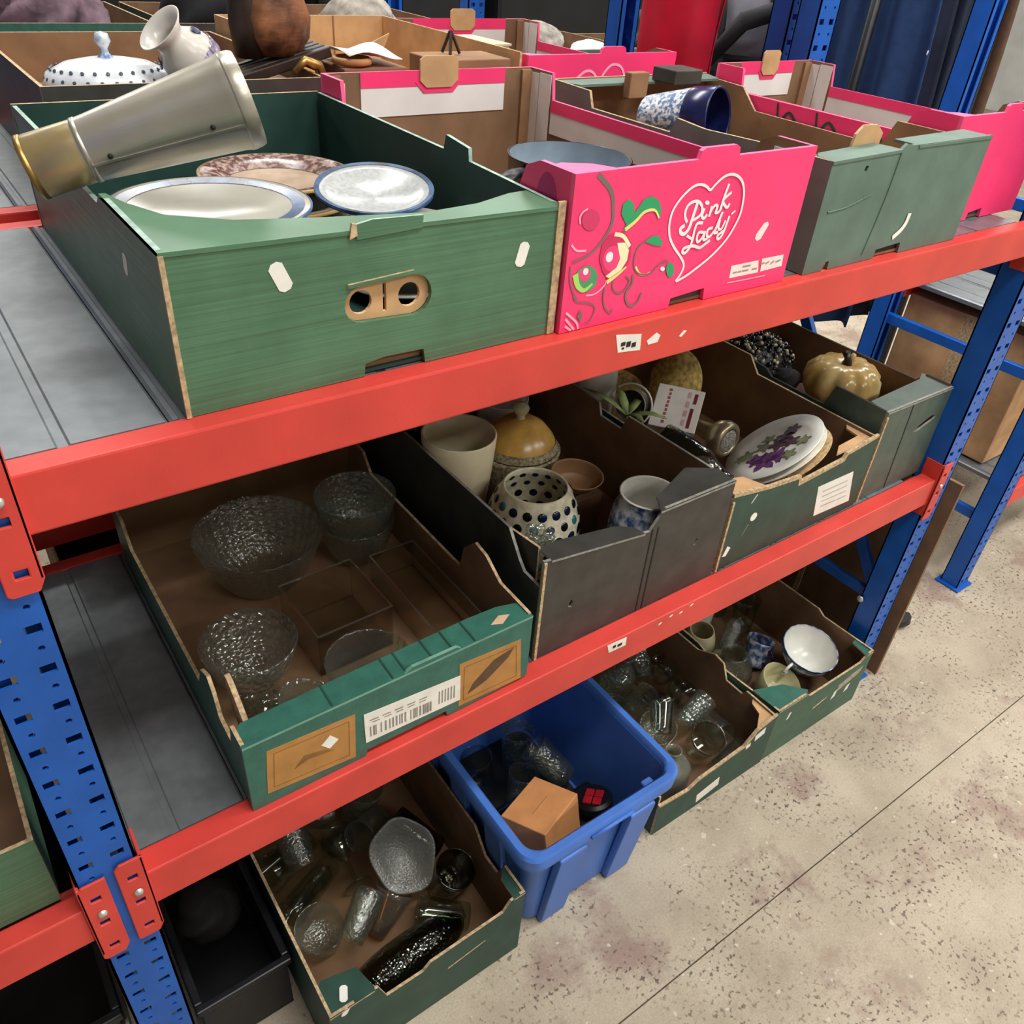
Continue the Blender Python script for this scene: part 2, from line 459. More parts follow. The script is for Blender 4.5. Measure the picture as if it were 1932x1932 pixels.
# paper stickers and glue left-overs on the beams
def on_beam(outline, m, name, beam_o, ink=()):
    M = basis((0, .6594, 0), (1, 0, 0), (0, 0, 1), (0, 1, 0))
    s_ = MB().plate(outline, (), .0006, M, (0, 0, 0)).build(name, m, beam_o)
    for q in ink:
        M2 = basis((0, .6590, 0), (1, 0, 0), (0, 0, 1), (0, 1, 0))
        MB().plate(q, (), .0003, M2, (0, 0, 0)).build('print', INK, beam_o)
    return s_
PRINT = {
 'heart': [
  ('wh','s',[(.1790,.0343),(.1856,.0423),(.1880,.0517),(.1817,.0615),(.1657,.0767),(.1554,.0891),(.1510,.0997),(.1497,.1073),(.1504,.1186),(.1549,.1277),(.1630,.1365),(.1728,.1435),(.1822,.1473),(.1917,.1472),(.2010,.1440),(.2083,.1396),(.2142,.1443),(.2222,.1500),(.2308,.1537),(.2405,.1545),(.2515,.1515),(.2613,.1449),(.2679,.1351),(.2711,.1239),(.2718,.1067),(.2671,.0933),(.2586,.0793),(.2467,.0675),(.2308,.0562),(.2130,.0471),(.1951,.0390),(.1790,.0343)],(0.0055,0.0055)),
 ],
 'lettering': [
  ('wh','s',[(.1789,.1059),(.1741,.1126),(.1733,.1201),(.1764,.1259),(.1839,.1287),(.1925,.1278),(.1992,.1222),(.2013,.1162),(.1986,.1107),(.1899,.1071)],(0.0050,0.0050)),
  ('wh','s',[(.1908,.1256),(.1887,.1159),(.1866,.1062),(.1842,.0973),(.1784,.0921),(.1720,.0937),(.1696,.0991),(.1746,.1018)],(0.0065,0.0065)),
  ('wh','s',[(.2046,.1175),(.2030,.1102),(.2071,.1068),(.2110,.1101)],(0.0053,0.0053)),
  ('wh','f',[(.2119,.1246),(.2116,.1230),(.2098,.1223),(.2074,.1225),(.2050,.1237),(.2038,.1254),(.2041,.1269),(.2058,.1277),(.2083,.1274),(.2106,.1262)],0),
  ('wh','s',[(.2170,.1190),(.2159,.1089)],(0.0050,0.0050)),
  ('wh','s',[(.2160,.1112),(.2188,.1172),(.2230,.1205),(.2268,.1192),(.2266,.1151),(.2257,.1114),(.2299,.1113),(.2330,.1135)],(0.0048,0.0048)),
  ('wh','s',[(.2394,.1424),(.2355,.1275),(.2337,.1151)],(0.0053,0.0053)),
  ('wh','s',[(.2464,.1326),(.2351,.1246),(.2443,.1155),(.2476,.1191)],(0.0050,0.0050)),
  ('wh','s',[(.2058,.1018),(.1974,.1020),(.1945,.0952),(.1939,.0841),(.1917,.0745),(.1854,.0684),(.1801,.0700),(.1814,.0742),(.1901,.0756),(.1990,.0748),(.2092,.0715),(.2166,.0742),(.2243,.0780)],(0.0053,0.0053)),
  ('wh','s',[(.1835,.0889),(.1912,.0849)],(0.0045,0.0045)),
  ('wh','s',[(.2115,.0896),(.2031,.0907),(.2010,.0841),(.2046,.0789),(.2107,.0837),(.2133,.0907),(.2134,.0807),(.2195,.0813)],(0.0048,0.0048)),
  ('wh','s',[(.2253,.0935),(.2182,.0923),(.2183,.0853),(.2234,.0829),(.2293,.0887)],(0.0048,0.0048)),
  ('wh','s',[(.2379,.1100),(.2340,.0981),(.2310,.0872),(.2362,.0870)],(0.0053,0.0053)),
  ('wh','s',[(.2365,.1004),(.2366,.0917),(.2422,.0902),(.2464,.0992)],(0.0045,0.0045)),
  ('wh','s',[(.2520,.1037),(.2485,.0885),(.2447,.0802),(.2393,.0781),(.2381,.0828),(.2469,.0874)],(0.0048,0.0048)),
  ('wh','s',[(.2555,.1068),(.2604,.1097)],(0.0033,0.0033)),
 ],
 'label': [
  ('cr','f',[(.2786,.0382),(.3315,.0380),(.3363,.0209),(.2793,.0216)],0),
  ('cr','f',[(.3383,.0390),(.3823,.0385),(.3842,.0225),(.3405,.0212)],0),
  ('gr','s',[(.2848,.0279),(.2916,.0280)],(0.0023,0.0023)),
  ('gr','s',[(.2944,.0277),(.2999,.0278)],(0.0023,0.0023)),
  ('gr','s',[(.3027,.0278),(.3140,.0276)],(0.0023,0.0023)),
  ('gr','s',[(.3021,.0338),(.3161,.0336)],(0.0023,0.0023)),
  ('gr','s',[(.3225,.0274),(.3311,.0273)],(0.0023,0.0023)),
  ('gr','s',[(.3379,.0323),(.3449,.0327)],(0.0023,0.0023)),
  ('gr','s',[(.3483,.0313),(.3535,.0329)],(0.0023,0.0023)),
  ('gr','s',[(.3591,.0297),(.3640,.0324)],(0.0023,0.0023)),
  ('gr','s',[(.3691,.0307),(.3775,.0319)],(0.0023,0.0023)),
  ('lp','s',[(.2777,.0161),(.3141,.0151),(.3517,.0146)],(0.0015,0.0015)),
 ],
 'tag': [
  ('cr','f',[(.3245,.0873),(.3311,.0884),(.3347,.0843),(.3250,.0671),(.3182,.0648),(.3133,.0687),(.3134,.0741)],0),
 ],
 'swirl': [
  ('dg','s',[(.0320,.1709),(.0478,.1575),(.0548,.1468),(.0578,.1335),(.0593,.1220),(.0551,.1101),(.0434,.0961),(.0320,.0884),(.0163,.0838),(.0079,.0821)],(0.0080,0.0025)),
  ('lp','s',[(.0345,.0401),(.0477,.0399),(.0597,.0473),(.0621,.0527)],(0.0028,0.0028)),
  ('lp','s',[(.0045,.1014),(.0123,.0946),(.0250,.0928)],(0.0034,0.0034)),
  ('dg','s',[(.1148,.0916),(.1050,.0858),(.1016,.0761),(.1026,.0646),(.1102,.0551),(.1223,.0510),(.1334,.0525),(.1421,.0587),(.1513,.0627),(.1575,.0623)],(0.0025,0.0025)),
  ('ye','s',[(.1059,.0620),(.1133,.0537),(.1238,.0508),(.1305,.0528)],(0.0046,0.0022)),
  ('dg','s',[(.0728,.0494),(.0742,.0418),(.0822,.0351),(.0918,.0356),(.0985,.0442),(.0976,.0496),(.0925,.0531)],(0.0028,0.0028)),
  ('dg','s',[(.1036,.0529),(.1042,.0432),(.0966,.0327),(.0986,.0226),(.1072,.0150),(.1180,.0181),(.1220,.0279)],(0.0040,0.0040)),
  ('dg','s',[(.0614,.0449),(.0608,.0335),(.0659,.0197),(.0756,.0114),(.0779,.0153)],(0.0028,0.0028)),
  ('dg','s',[(.0148,.0424),(.0210,.0351),(.0372,.0312),(.0473,.0263),(.0499,.0183),(.0448,.0084),(.0384,.0064)],(0.0022,0.0022)),
  ('dg','s',[(.0060,.0780),(.0068,.0630),(.0126,.0489),(.0205,.0383)],(0.0022,0.0022)),
  ('lp','s',[(.0071,.0240),(.0233,.0103),(.0270,.0020)],(0.0037,0.0037)),
  ('lp','s',[(.0069,.0167),(.0207,.0020)],(0.0037,0.0037)),
  ('lp','s',[(.0074,.0080),(.0158,.0020)],(0.0037,0.0037)),
 ],
 'berry': [
  ('dp','f',[(.0398,.1215),(.0384,.1184),(.0358,.1161),(.0324,.1147),(.0285,.1144),(.0245,.1152),(.0207,.1171),(.0177,.1198),(.0156,.1230),(.0146,.1265),(.0149,.1299),(.0163,.1330),(.0189,.1353),(.0222,.1367),(.0260,.1370),(.0300,.1362),(.0337,.1345),(.0368,.1318),(.0390,.1286),(.0400,.1250)],0),
  ('lp','s',[(.0128,.1238),(.0112,.1304),(.0147,.1355),(.0204,.1381)],(0.0022,0.0022)),
 ],
 'leaf': [
  ('gn','f',[(.0820,.1126),(.0706,.1274),(.0711,.1377),(.0786,.1425),(.0876,.1364),(.0909,.1261),(.0877,.1168)],0),
  ('gn','f',[(.0756,.1080),(.0869,.1207),(.0953,.1313),(.1027,.1400),(.1129,.1423),(.1251,.1368),(.1326,.1253),(.1314,.1146),(.1272,.1220),(.1178,.1269),(.1060,.1253),(.0946,.1160),(.0830,.1076)],0),
  ('ye','s',[(.0813,.1096),(.0944,.1168),(.1047,.1250),(.1165,.1269),(.1239,.1243),(.1298,.1168)],(0.0046,0.0022)),
  ('gn','f',[(.1142,.0912),(.1234,.0966),(.1334,.0958),(.1430,.0879),(.1422,.0823),(.1288,.0852)],0),
  ('gn','f',[(.1717,.0494),(.1721,.0453),(.1710,.0421),(.1686,.0407),(.1654,.0412),(.1621,.0435),(.1593,.0472),(.1575,.0516),(.1572,.0556),(.1583,.0587),(.1607,.0601),(.1638,.0597),(.1671,.0574),(.1700,.0537)],0),
  ('dg','f',[(.0271,.0246),(.0237,.0167),(.0302,.0085),(.0314,.0174)],0),
 ],
 'apple': [
  ('rd','f',[(.0672,.0503),(.0538,.0658),(.0467,.0809),(.0485,.0964),(.0571,.1060),(.0697,.1083),(.0838,.1036),(.0936,.0914),(.0950,.0750),(.0893,.0624),(.0773,.0539)],0),
  ('pk2','f',[(.0827,.0730),(.0813,.0687),(.0785,.0654),(.0746,.0633),(.0700,.0626),(.0652,.0635),(.0607,.0658),(.0568,.0692),(.0541,.0735),(.0526,.0782),(.0526,.0828),(.0541,.0869),(.0568,.0901),(.0606,.0922),(.0650,.0929),(.0697,.0921),(.0743,.0900),(.0782,.0866),(.0810,.0824),(.0826,.0777)],0),
  ('cr2','f',[(.0708,.0954),(.0830,.0943),(.0905,.0848),(.0900,.0726),(.0825,.0624),(.0662,.0556),(.0597,.0587),(.0749,.0667),(.0787,.0763),(.0744,.0870)],0),
  ('cr2','s',[(.0662,.1058),(.0788,.1018),(.0899,.0899)],(0.0046,0.0046)),
  ('wh','f',[(.0671,.0788),(.0657,.0762),(.0632,.0748),(.0603,.0750),(.0578,.0768),(.0564,.0796),(.0563,.0827),(.0577,.0853),(.0602,.0867),(.0631,.0865),(.0656,.0848),(.0670,.0819)],0),
  ('ye','s',[(.0642,.0518),(.0779,.0579),(.0895,.0650)],(0.0055,0.0022)),
 ],
 'fruit': [
  ('gd','f',[(.0469,.0527),(.0443,.0488),(.0404,.0460),(.0356,.0447),(.0303,.0449),(.0250,.0466),(.0204,.0496),(.0168,.0536),(.0146,.0583),(.0140,.0631),(.0149,.0676),(.0175,.0714),(.0212,.0741),(.0259,.0754),(.0311,.0753),(.0363,.0737),(.0410,.0708),(.0447,.0668),(.0471,.0622),(.0478,.0573)],0),
  ('lg','s',[(.0146,.0658),(.0195,.0539),(.0295,.0471),(.0403,.0526)],(0.0080,0.0031)),
  ('pk2','f',[(.0360,.0626),(.0344,.0597),(.0315,.0579),(.0279,.0578),(.0243,.0592),(.0215,.0619),(.0199,.0653),(.0199,.0688),(.0215,.0717),(.0244,.0734),(.0280,.0736),(.0315,.0722),(.0344,.0696),(.0360,.0661)],0),
  ('wh','f',[(.0326,.0676),(.0313,.0656),(.0289,.0650),(.0265,.0659),(.0250,.0680),(.0248,.0706),(.0261,.0726),(.0284,.0732),(.0308,.0723),(.0324,.0702)],0),
 ],
 'spark': [
  ('wh','f',[(.1553,.0530),(.1549,.0514),(.1532,.0506),(.1508,.0510),(.1485,.0523),(.1474,.0542),(.1477,.0558),(.1494,.0565),(.1519,.0561),(.1541,.0548)],0),
 ],
}

on_beam([(.6546, 1.2248), (.6973, 1.2176), (.6993, 1.1962), (.6617, 1.2007)], PAPER, 'sticker', bt, [rect(.665, 1.208, .672, 1.213), rect(.674, 1.205, .681, 1.212), rect(.683, 1.203, .690, 1.209), rect(.667, 1.2035, .671, 1.206)])
on_beam([(.709, 1.206), (.724, 1.214), (.731, 1.2095), (.728, 1.2008), (.712, 1.2005)], PAPER, 'glue_residue', bt)
on_beam([(.766, 1.2010), (.773, 1.2075), (.7785, 1.2060), (.770, 1.1990)], PAPER, 'glue_residue', bt)
on_beam([(.742, .6615), (.785, .6590), (.786, .640), (.748, .642)], PAPER, 'sticker', bl, [rect(.755, .648, .762, .654), rect(.766, .646, .776, .652)])
for u, v in ((.86, .648), (.885, .654), (.91, .650), (.935, .656)):
    on_beam([(u, v), (u + .006, v + .001), (u + .008, v + .004), (u + .001, v + .003)], PAPER, 'glue_residue', bl)

# ------------------------------------------------------------------ trays on the top shelf
# A: big green box of plates
W, D, H = .416, .600, .150
fo = [(0, 0), (.177, 0), (.178, .013), (.20, .0165), (.245, .0155), (.247, 0), (W, 0), (W, .142), (0, .1495)]
obr = [(.177 + .018 * math.cos(a), .0755 + .018 * math.sin(a)) for a in [R(90 + 180 * k / 10) for k in range(11)]] + [(.233 + .021 * math.cos(a), .0755 + .021 * math.sin(a)) for a in [R(-90 + 180 * k / 10) for k in range(11)]]
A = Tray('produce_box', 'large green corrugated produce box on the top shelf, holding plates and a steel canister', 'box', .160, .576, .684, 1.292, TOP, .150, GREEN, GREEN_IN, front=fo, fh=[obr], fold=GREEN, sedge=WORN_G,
         left=[(.005, 0), (.595, 0), (.595, .150), (.315, .150), (.295, .137), (.195, .137), (.185, .145), (.16, .150), (.005, .150)],
         right=[(.005, 0), (.595, 0), (.595, .150), (.235, .148), (.23, .165), (.18, .160), (.178, .146), (.005, .142)])
MB().plate(obr, [circ(.1785, .0755, .0118, n=18), circ(.2315, .0745, .0122, n=18), rect(.2025, .062, .2062, .090)], .004, basis((0, .006, 0), (1, 0, 0), (0, 0, 1), (0, 1, 0)), (0, 0, 0)).build('handle_insert', KRAFT_LT, A.root)
MB().plate([(.162, .094), (.232, .098), (.233, .1015), (.163, .0975)], (), .004, basis((0, -.003, 0), (1, 0, 0), (0, 0, 1), (0, 1, 0)), (0, 0, 2)).build('handle_flap', A.mats, A.root)
A.lip([(0, 0), (W, 0), (W, .064), (.385, .060), (.33, .038), (.26, .028), (.16, .046), (.085, .064), (.035, .098), (.014, .145), (.006, .18), (0, .18)], dz=-.0003, slope=-.018)
MB().plate([(.174, .138), (.242, .141), (.243, .1525), (.190, .1545), (.172, .1515)], (), .003, basis((0, -.0025, 0), (1, 0, 0), (0, 0, 1), (0, 1, 0))).build('tab', [GREEN, GREEN, WORN_G], A.root)
MB().plate([(.166, .139), (.174, .142), (.1735, .152), (.169, .1535)], (), .003, basis((0, -.003, 0), (1, 0, 0), (0, 0, 1), (0, 1, 0)), (0, 0, 0)).build('torn_edge', EDGE, A.root)
MB().plate(rect(.165, .0, .255, .022), (), .003, basis((0, .0085, 0), (1, 0, 0), (0, 0, 1), (0, 1, 0)), (0, 0, 0)).build('notch_dark_panel', KRAFT_DK, A.root)  # brown panel added so the notch opening reads dark
A.on_front(capsule(.0995, .1145, .028, .014, -67), WHITE, 'sticker'); A.on_front(capsule(.364, .0975, .026, .013, 74), WHITE, 'sticker')
A.on_left(capsule(.124, .1005, .022, .011, -70), WHITE, 'sticker')
for u in (.0, W - .0095):
    MB().plate(rect(u - .0005, 0, u + .0095 if u else .004, .147), (), .003, basis((0, -.0022, 0), (1, 0, 0), (0, 0, 1), (0, 1, 0)), (0, 0, 0)).build('cut_edge', EDGE, A.root)

# pink apple boxes
def pink_box(label, x0, x1, y0, y1, z0=TOP, H=.175, name='apple_box', tabs=True):
    W, D = x1 - x0, y1 - y0
    n0, n1 = W * .44, W * .60
    front = [(0, 0), (n0, 0), (n0 + .002, .012), (n1 - .002, .016), (n1, 0), (W, 0), (W, H), (W * .63, H), (W * .625, H + .009), (W * .61, H + .012), (W * .48, H + .012), (W * .465, H + .009), (W * .46, H), (0, H)]
    low = .134
    side = [(.006, 0), (D - .006, 0), (D - .006, H), (D - .066, H), (D - .072, low), (.098, low), (.085, H - .01), (.06, H), (.006, H)]
    T = Tray(name, label, 'box', x0, x1, y0, y1, z0, H, PINK, KRAFT_DK, edge=PINKL, t=.006, front=front, left=side, right=side)
    r = T.root
    # folded-over white linings with their pink top strip
    def lining(M, u0, u1, v0, v1, strip, off, nm='lining'):
        M2 = M @ Matrix.Translation((0, 0, off))
        o = MB().plate(rect(u0, v0, u1, v1), (), .0012, M2, (0, 0, 0)).build(nm, WHITECARD, r)
        if strip: MB().plate(rect(u0, v1 - strip, u1, v1 + .0008), (), .0006, M2 @ Matrix.Translation((0, 0, .0014)), (0, 0, 0)).build('pink_strip', PINK, o)
        return o
    lining(T.MBk, .062, W - .062, H - .064, H, .022, .0064)
    for M in (T.ML, T.MR):
        lining(M, .096, D - .072, low - .052, low, .018, .0064)
        lining(M, D - .066, D - .034, .02, H - .004, 0, .0064); lining(M, D - .032, D - .008, .02, H - .006, 0, .0064)
        lining(M, .03, .06, .04, H - .012, 0, .0064)
        MB().plate(rect(D - .012, 0, D - .0062, H - .003), (), .02, M @ Matrix.Translation((0, 0, .0076)), (0, 0, 0)).build('corner_fold', KRAFT, r)
    # kraft hand tab standing above the back wall
    MB().plate([(W * .40, H - .014), (W * .43, H - .024), (W * .55, H - .024), (W * .58, H - .014), (W * .58, H + .016), (W * .56, H + .021), (W * .42, H + .021), (W * .40, H + .016)], (), .003, T.MBk @ Matrix.Translation((0, 0, .0082)), (0, 0, 0)).build('hand_tab', KRAFT_LT, r)
    MB().plate([(W * .38, H - .016), (W * .42, H - .032), (W * .56, H - .032), (W * .60, H - .016)], (), .0006, T.MBk @ Matrix.Translation((0, 0, .0085)), (0, 0, 0)).build('pink_strip', PINK, r)
    MB().plate([(.008, .010), (.085, .008), (.062, .045), (.030, .062), (.010, .055)], (), .003, basis((0, 0, H - .008), (1, 0, 0), (0, 1, 0), (0, 0, 1)), (0, 0, 0)).build('corner_flap', PINKL, r)
    MB().plate(rect(n0 - .004, .0, n1 + .004, .022), (), .003, basis((0, .0065, 0), (1, 0, 0), (0, 0, 1), (0, 1, 0)), (0, 0, 0)).build('notch_dark_panel', BLACK, r)  # black panel stands in for the shade inside the notch
    return T
B = pink_box('pink apple box with white heart logo on its front, between the two green boxes', .5795, .9745, .676, 1.284)
PCOL = {'wh': '#ffe9ee', 'cr': '#f6e3dc', 'gr': '#a98f8a', 'lp': '#ffa9c6', 'dg': '#7a6a66', 'dp': '#d63a6a', 'gn': '#2fa066', 'ye': '#e9df86', 'rd': '#d42d5e', 'pk2': '#f2437e', 'cr2': '#f3ecc0', 'gd': '#4f9a68', 'lg': '#a8dc6a'}
WS = {'heart': .58, 'lettering': .72, 'swirl': .75}
for g, items in PRINT.items():
    cols = sorted({i[0] for i in items}); b = MB()
    ms = [mat('ink_' + c, PCOL[c], .5, var=.02) for c in cols]
    for k, (c, t, pts, w) in enumerate(items):
        M = basis((0, -.0004 - k * .00006 - (.0004 if g in ('leaf', 'apple', 'fruit', 'berry', 'spark') else 0), 0), (1, 0, 0), (0, 0, 1), (0, 1, 0))
        if t == 's': b.ribbon(smooth_line(pts, 4), w[0] * WS.get(g, 1), w[1] * WS.get(g, 1), M, cols.index(c))
        else: b.plate(pts, (), .00003, M, (cols.index(c),) * 3)
    b.build({'heart': 'printed_heart', 'lettering': 'printed_lettering', 'label': 'printed_label', 'tag': 'sticker', 'swirl': 'printed_swirls', 'apple': 'printed_apple', 'leaf': 'printed_leaves', 'fruit': 'printed_fruit', 'berry': 'printed_berry', 'spark': 'printed_highlight'}[g], ms, B.root)
# magenta print on the box's left corner
for M_, u, v in ((B.ML, .045, .135),):
    MB().plate(circ(u, v, .018, .032, 18), (), .0004, M_ @ Matrix.Translation((0, 0, -.0006)), (0, 0, 0)).build('printed_fruit', PINK_DK, B.root)

# C: grey-green crate at the right of the pink box
Wc = .394
Cc = Tray('produce_box', 'grey-green crumpled produce box on the top shelf, at the right of the pink apple box', 'box', 1.020, 1.414, .678, 1.285, TOP, .155, GREEN_GREY, KRAFT, fold=GREEN_GREY,
          front=[(0, 0), (.045, 0), (.046, .012), (.056, .012), (.057, 0), (.168, 0), (.17, .013), (.232, .016), (.234, 0), (.36, 0), (Wc, 0), (Wc, .160), (.18, .160), (.165, .163), (.155, .156), (.0, .152)], fh=[[(.076, .134), (.083, .133), (.085, .140), (.078, .141)]],
          left=[(.005, 0), (.6, 0), (.6, .155), (.50, .153), (.49, .128), (.30, .128), (.29, .150), (.23, .146), (.13, .150), (.005, .152)], right=[(.005, 0), (.6, 0), (.6, .150), (.50, .146), (.46, .110), (.18, .108), (.16, .150), (.005, .150)])
Cc.lip([(0, 0), (.155, 0), (.155, .02), (.15, .046), (.02, .042), (.005, .03)], dz=-.0028, slope=.026)
Cc.lip([(.195, 0), (Wc, 0), (Wc, .05), (.195, .042)], dz=.004)
Cc.lip([(.02, .552), (Wc - .02, .552), (Wc, .602), (0, .602)], dz=-.002)
MB().box(.20, .27, .50, .56, .154, .178).build('folded_flap', BLACK, Cc.root, bevel=.002)
MB().box(.12, .165, .53, .548, .13, .172).build('hand_tab', KRAFT, Cc.root, bevel=.002)
MB().plate([(.10, .150), (.165, .150), (.168, .168), (.150, .180), (.118, .181), (.104, .170)], (), .004, basis((0, .045, 0), (1, 0, 0), (0, 0, 1), (0, 1, 0)), (0, 0, 2)).build('hand_tab', [KRAFT_LT, KRAFT, EDGE], Cc.root)
MB().ribbon(smooth_line([(.205, .028), (.219, .036), (.227, .046), (.229, .058)], 4), .008, .009, basis((0, -.0012, 0), (1, 0, 0), (0, 0, 1), (0, 1, 0))).build('tape', WHITE, Cc.root)
MB().plate(rect(.160, 0, .240, .022), (), .003, basis((0, .006, 0), (1, 0, 0), (0, 0, 1), (0, 1, 0)), (0, 0, 0)).build('notch_dark_panel', INK, Cc.root)  # near-black panel in place of the notch's own shade
for pts in ([(.018, .085), (.06, .088), (.11, .10)], [(.155, .155), (.15, .09), (.135, .01)]):
    MB().tube([(u, -.0006, v) for u, v in smooth_line(pts, 4)], .0011, 6).build('crease', GREEN_GREY, Cc.root)

# D: second pink box further right
Dp = pink_box('pink apple box in the right corner of the top shelf, behind the grey-green box', 1.420, 1.711, .735, 1.262)
for a in ((.14, .03), (.24, .05), (.33, .06)):
    MB().ribbon(smooth_line([(a[0] - .03, .095), (a[0], .12), (a[0] + .02, .10), (a[0] + .03, .130)], 4), .006, .004, Dp.ML @ Matrix.Translation((0, 0, -.0006))).build('printed_swirls', GREEN_DK, Dp.root)

# ------------------------------------------------------------------ trays on the lower shelf
# E: open green tray of glass dishes
We, De, He = .436, .595, .130
E_ = Tray('produce_tray', 'low green tray with brown label panels on the lower shelf, holding clear glass dishes', 'tray', .149, .585, .672, 1.267, LOW, He, GREEN_TEAL, KRAFT_DK, fold=mat('light_teal_fold', '#6f9c8d', .5), sedge=EDGE, bfront=.025,
          front=[(0, 0), (.158, 0), (.161, .001), (.163, .012), (.29, .012), (.292, .002), (.300, .0), (We, .006), (We, He), (.315, He - .004), (.305, He + .004), (.235, He + .004), (.215, He - .008), (0, He - .006)],
          left=[(.005, 0), (.59, 0), (.59, .125), (.53, .125), (.50, .085), (.17, .085), (.145, .13), (.115, .145), (.10, .125), (.09, .09), (.05, .085), (.04, .125), (.005, .125)],
          right=[(.005, 0), (.59, 0), (.59, .125), (.53, .125), (.50, .09), (.19, .09), (.18, .135), (.15, .165), (.12, .16), (.08, .135), (.005, .132)], group=None)
E_.lip([(0, .001), (We, .001), (We, .035), (.40, .045), (.35, .047), (.15, .043), (.012, .040), (.004, .03)], dz=-.0055, slope=.013)
for u in (.118, .205, .225, .268, .3, .335):
    MB().plate([(u, .002), (u + .0025, .002), (u + .0035, .044), (u + .001, .044)], (), .0008, basis((0, 0, He - .0052), (1, 0, .013), (0, 1, 0), (0, 0, 1)), (0, 0, 0)).build('crease', GREEN_DK, E_.root)
LABELB = mat('brown_print', '#b07f45', .7, var=.05, vscale=30)
LABELD = mat('dark_brown_print', '#5b4530', .7, var=.1, vscale=90)
LINEB = mat('brown_line', '#8a6234', .7)
def label_panel(q):
    o = E_.on_front(q, LABELB, 'label_panel'); c = [sum(p[0] for p in q) / 4, sum(p[1] for p in q) / 4]
    q2 = [(c[0] + (p[0] - c[0]) * .86, c[1] + (p[1] - c[1]) * .80) for p in q]; q3 = [(c[0] + (p[0] - c[0]) * .84, c[1] + (p[1] - c[1]) * .77) for p in q]
    E_.on_front(q2, LINEB, 'label_border', .0009, holes=[q3[::-1]], parent=E_.root, t=.0002)
    return c
c1 = label_panel([(.021, .021), (.145, .010), (.148, .095), (.028, .101)])
c2 = label_panel([(.311, .010), (.424, .006), (.417, .092), (.310, .098)])
E_.on_front([(.326, .028), (.36, .040), (.395, .066), (.405, .082), (.37, .075), (.335, .046)], LABELD, 'printed_leaf', .0012)
E_.on_front([(.06, .045), (.08, .052), (.115, .046), (.10, .056), (.075, .062)], LINEB, 'printed_leaf', .0012)
E_.on_front([(.098, .066), (.111, .078), (.122, .063), (.109, .053)], WHITE, 'sticker', .0016)
lp = E_.on_front([(.160, .086), (.312, .075), (.313, .024), (.161, .028)], PAPER, 'barcode_label', .0010)
random.seed(4)
bb = MB(); Mf = basis((0, -.0014, 0), (1, 0, 0), (0, 0, 1), (0, 1, 0))
def lab(u, v, w, h): bb.plate([(u, v - .07 * (u - .16)), (u + w, v - .07 * (u + w - .16)), (u + w, v + h - .07 * (u + w - .16)), (u, v + h - .07 * (u - .16))], (), .0001, Mf, (0, 0, 0))
u = .168
while u < .262:
    w = random.choice((.001, .0016, .0024, .003)); 
    if random.random() < .75: lab(u, .038, w, .020)
    u += w + random.choice((.001, .0014, .003))
for k in range(5): lab(.168 + k * .019, .070, .013, .0018); lab(.172 + k * .018, .065, .011, .0015)
for k in range(6): lab(.276 + k * .005, .045, .002, .026)
bb.build('barcode', mat('label_ink', '#8a8782', .7), E_.root)
MB().plate([(.372, .016), (.392, .026), (.408, .020), (.388, .009)], (), .0005, basis((0, 0, He - .0052), (1, 0, .013), (0, 1, 0), (0, 0, 1)), (0, 0, 0)).build('sticker', mat('beige_sticker', '#c9a98c', .6), E_.root)
# card edge tabs seen at the corners
MB().plate(smooth_line([(.03, .02), (.045, .09), (.07, .12), (.10, .142), (.112, .135), (.10, .10), (.075, .06), (.06, .02)], 3), (), .007, E_.ML @ Matrix.Translation((0, 0, .020)), (0, 0, 0)).build('corner_flap', [EDGE], E_.root)

# F: black tray
Wf = .405
F = Tray('produce_tray', 'black cardboard tray on the lower shelf, holding a cream pot and a dotted mosaic vase', 'tray', .616, 1.024, .696, 1.288, LOW, .210, BLACK, KRAFT_DK, fold=WORN_K, sedge=WORN_K,
         front=[(0, 0), (.408, 0), (.408, .208), (.245, .208), (.235, .198), (.216, .172), (.0, .200)], fh=[[(.060, .085), (.068, .080), (.071, .090), (.064, .098)], [(.335, .098), (.342, .094), (.345, .106), (.339, .112)]],
         left=[(.005, 0), (.587, 0), (.587, .205), (.09, .205), (.075, .185), (.06, .165), (.045, .150), (.005, .148)],
         right=[(.005, 0), (.587, 0), (.587, .196), (.35, .190), (.34, .165), (.28, .165), (.265, .20), (.005, .205)])
MB().plate([(.03, 0), (.11, .0), (.11, .19), (.03, .202)], (), .004, F.ML @ Matrix.Translation((0, 0, .012))).build('corner_flap', F.mats, F.root)
F.lip([(.014, 0), (.205, 0), (.200, .022), (.17, .036), (.06, .040), (.014, .034)], dz=-.0098, slope=-.13)
F.lip([(.232, 0), (.408, 0), (.408, .045), (.36, .075), (.255, .035)], dz=-.003)
for u in (.219, .232): MB().plate([(u, 0), (u + .003, 0), (u + .004, .175), (u + .001, .175)], (), .001, basis((0, -.0008, 0), (1, 0, 0), (0, 0, 1), (0, 1, 0)), (0, 0, 0)).build('crease', INK, F.root)

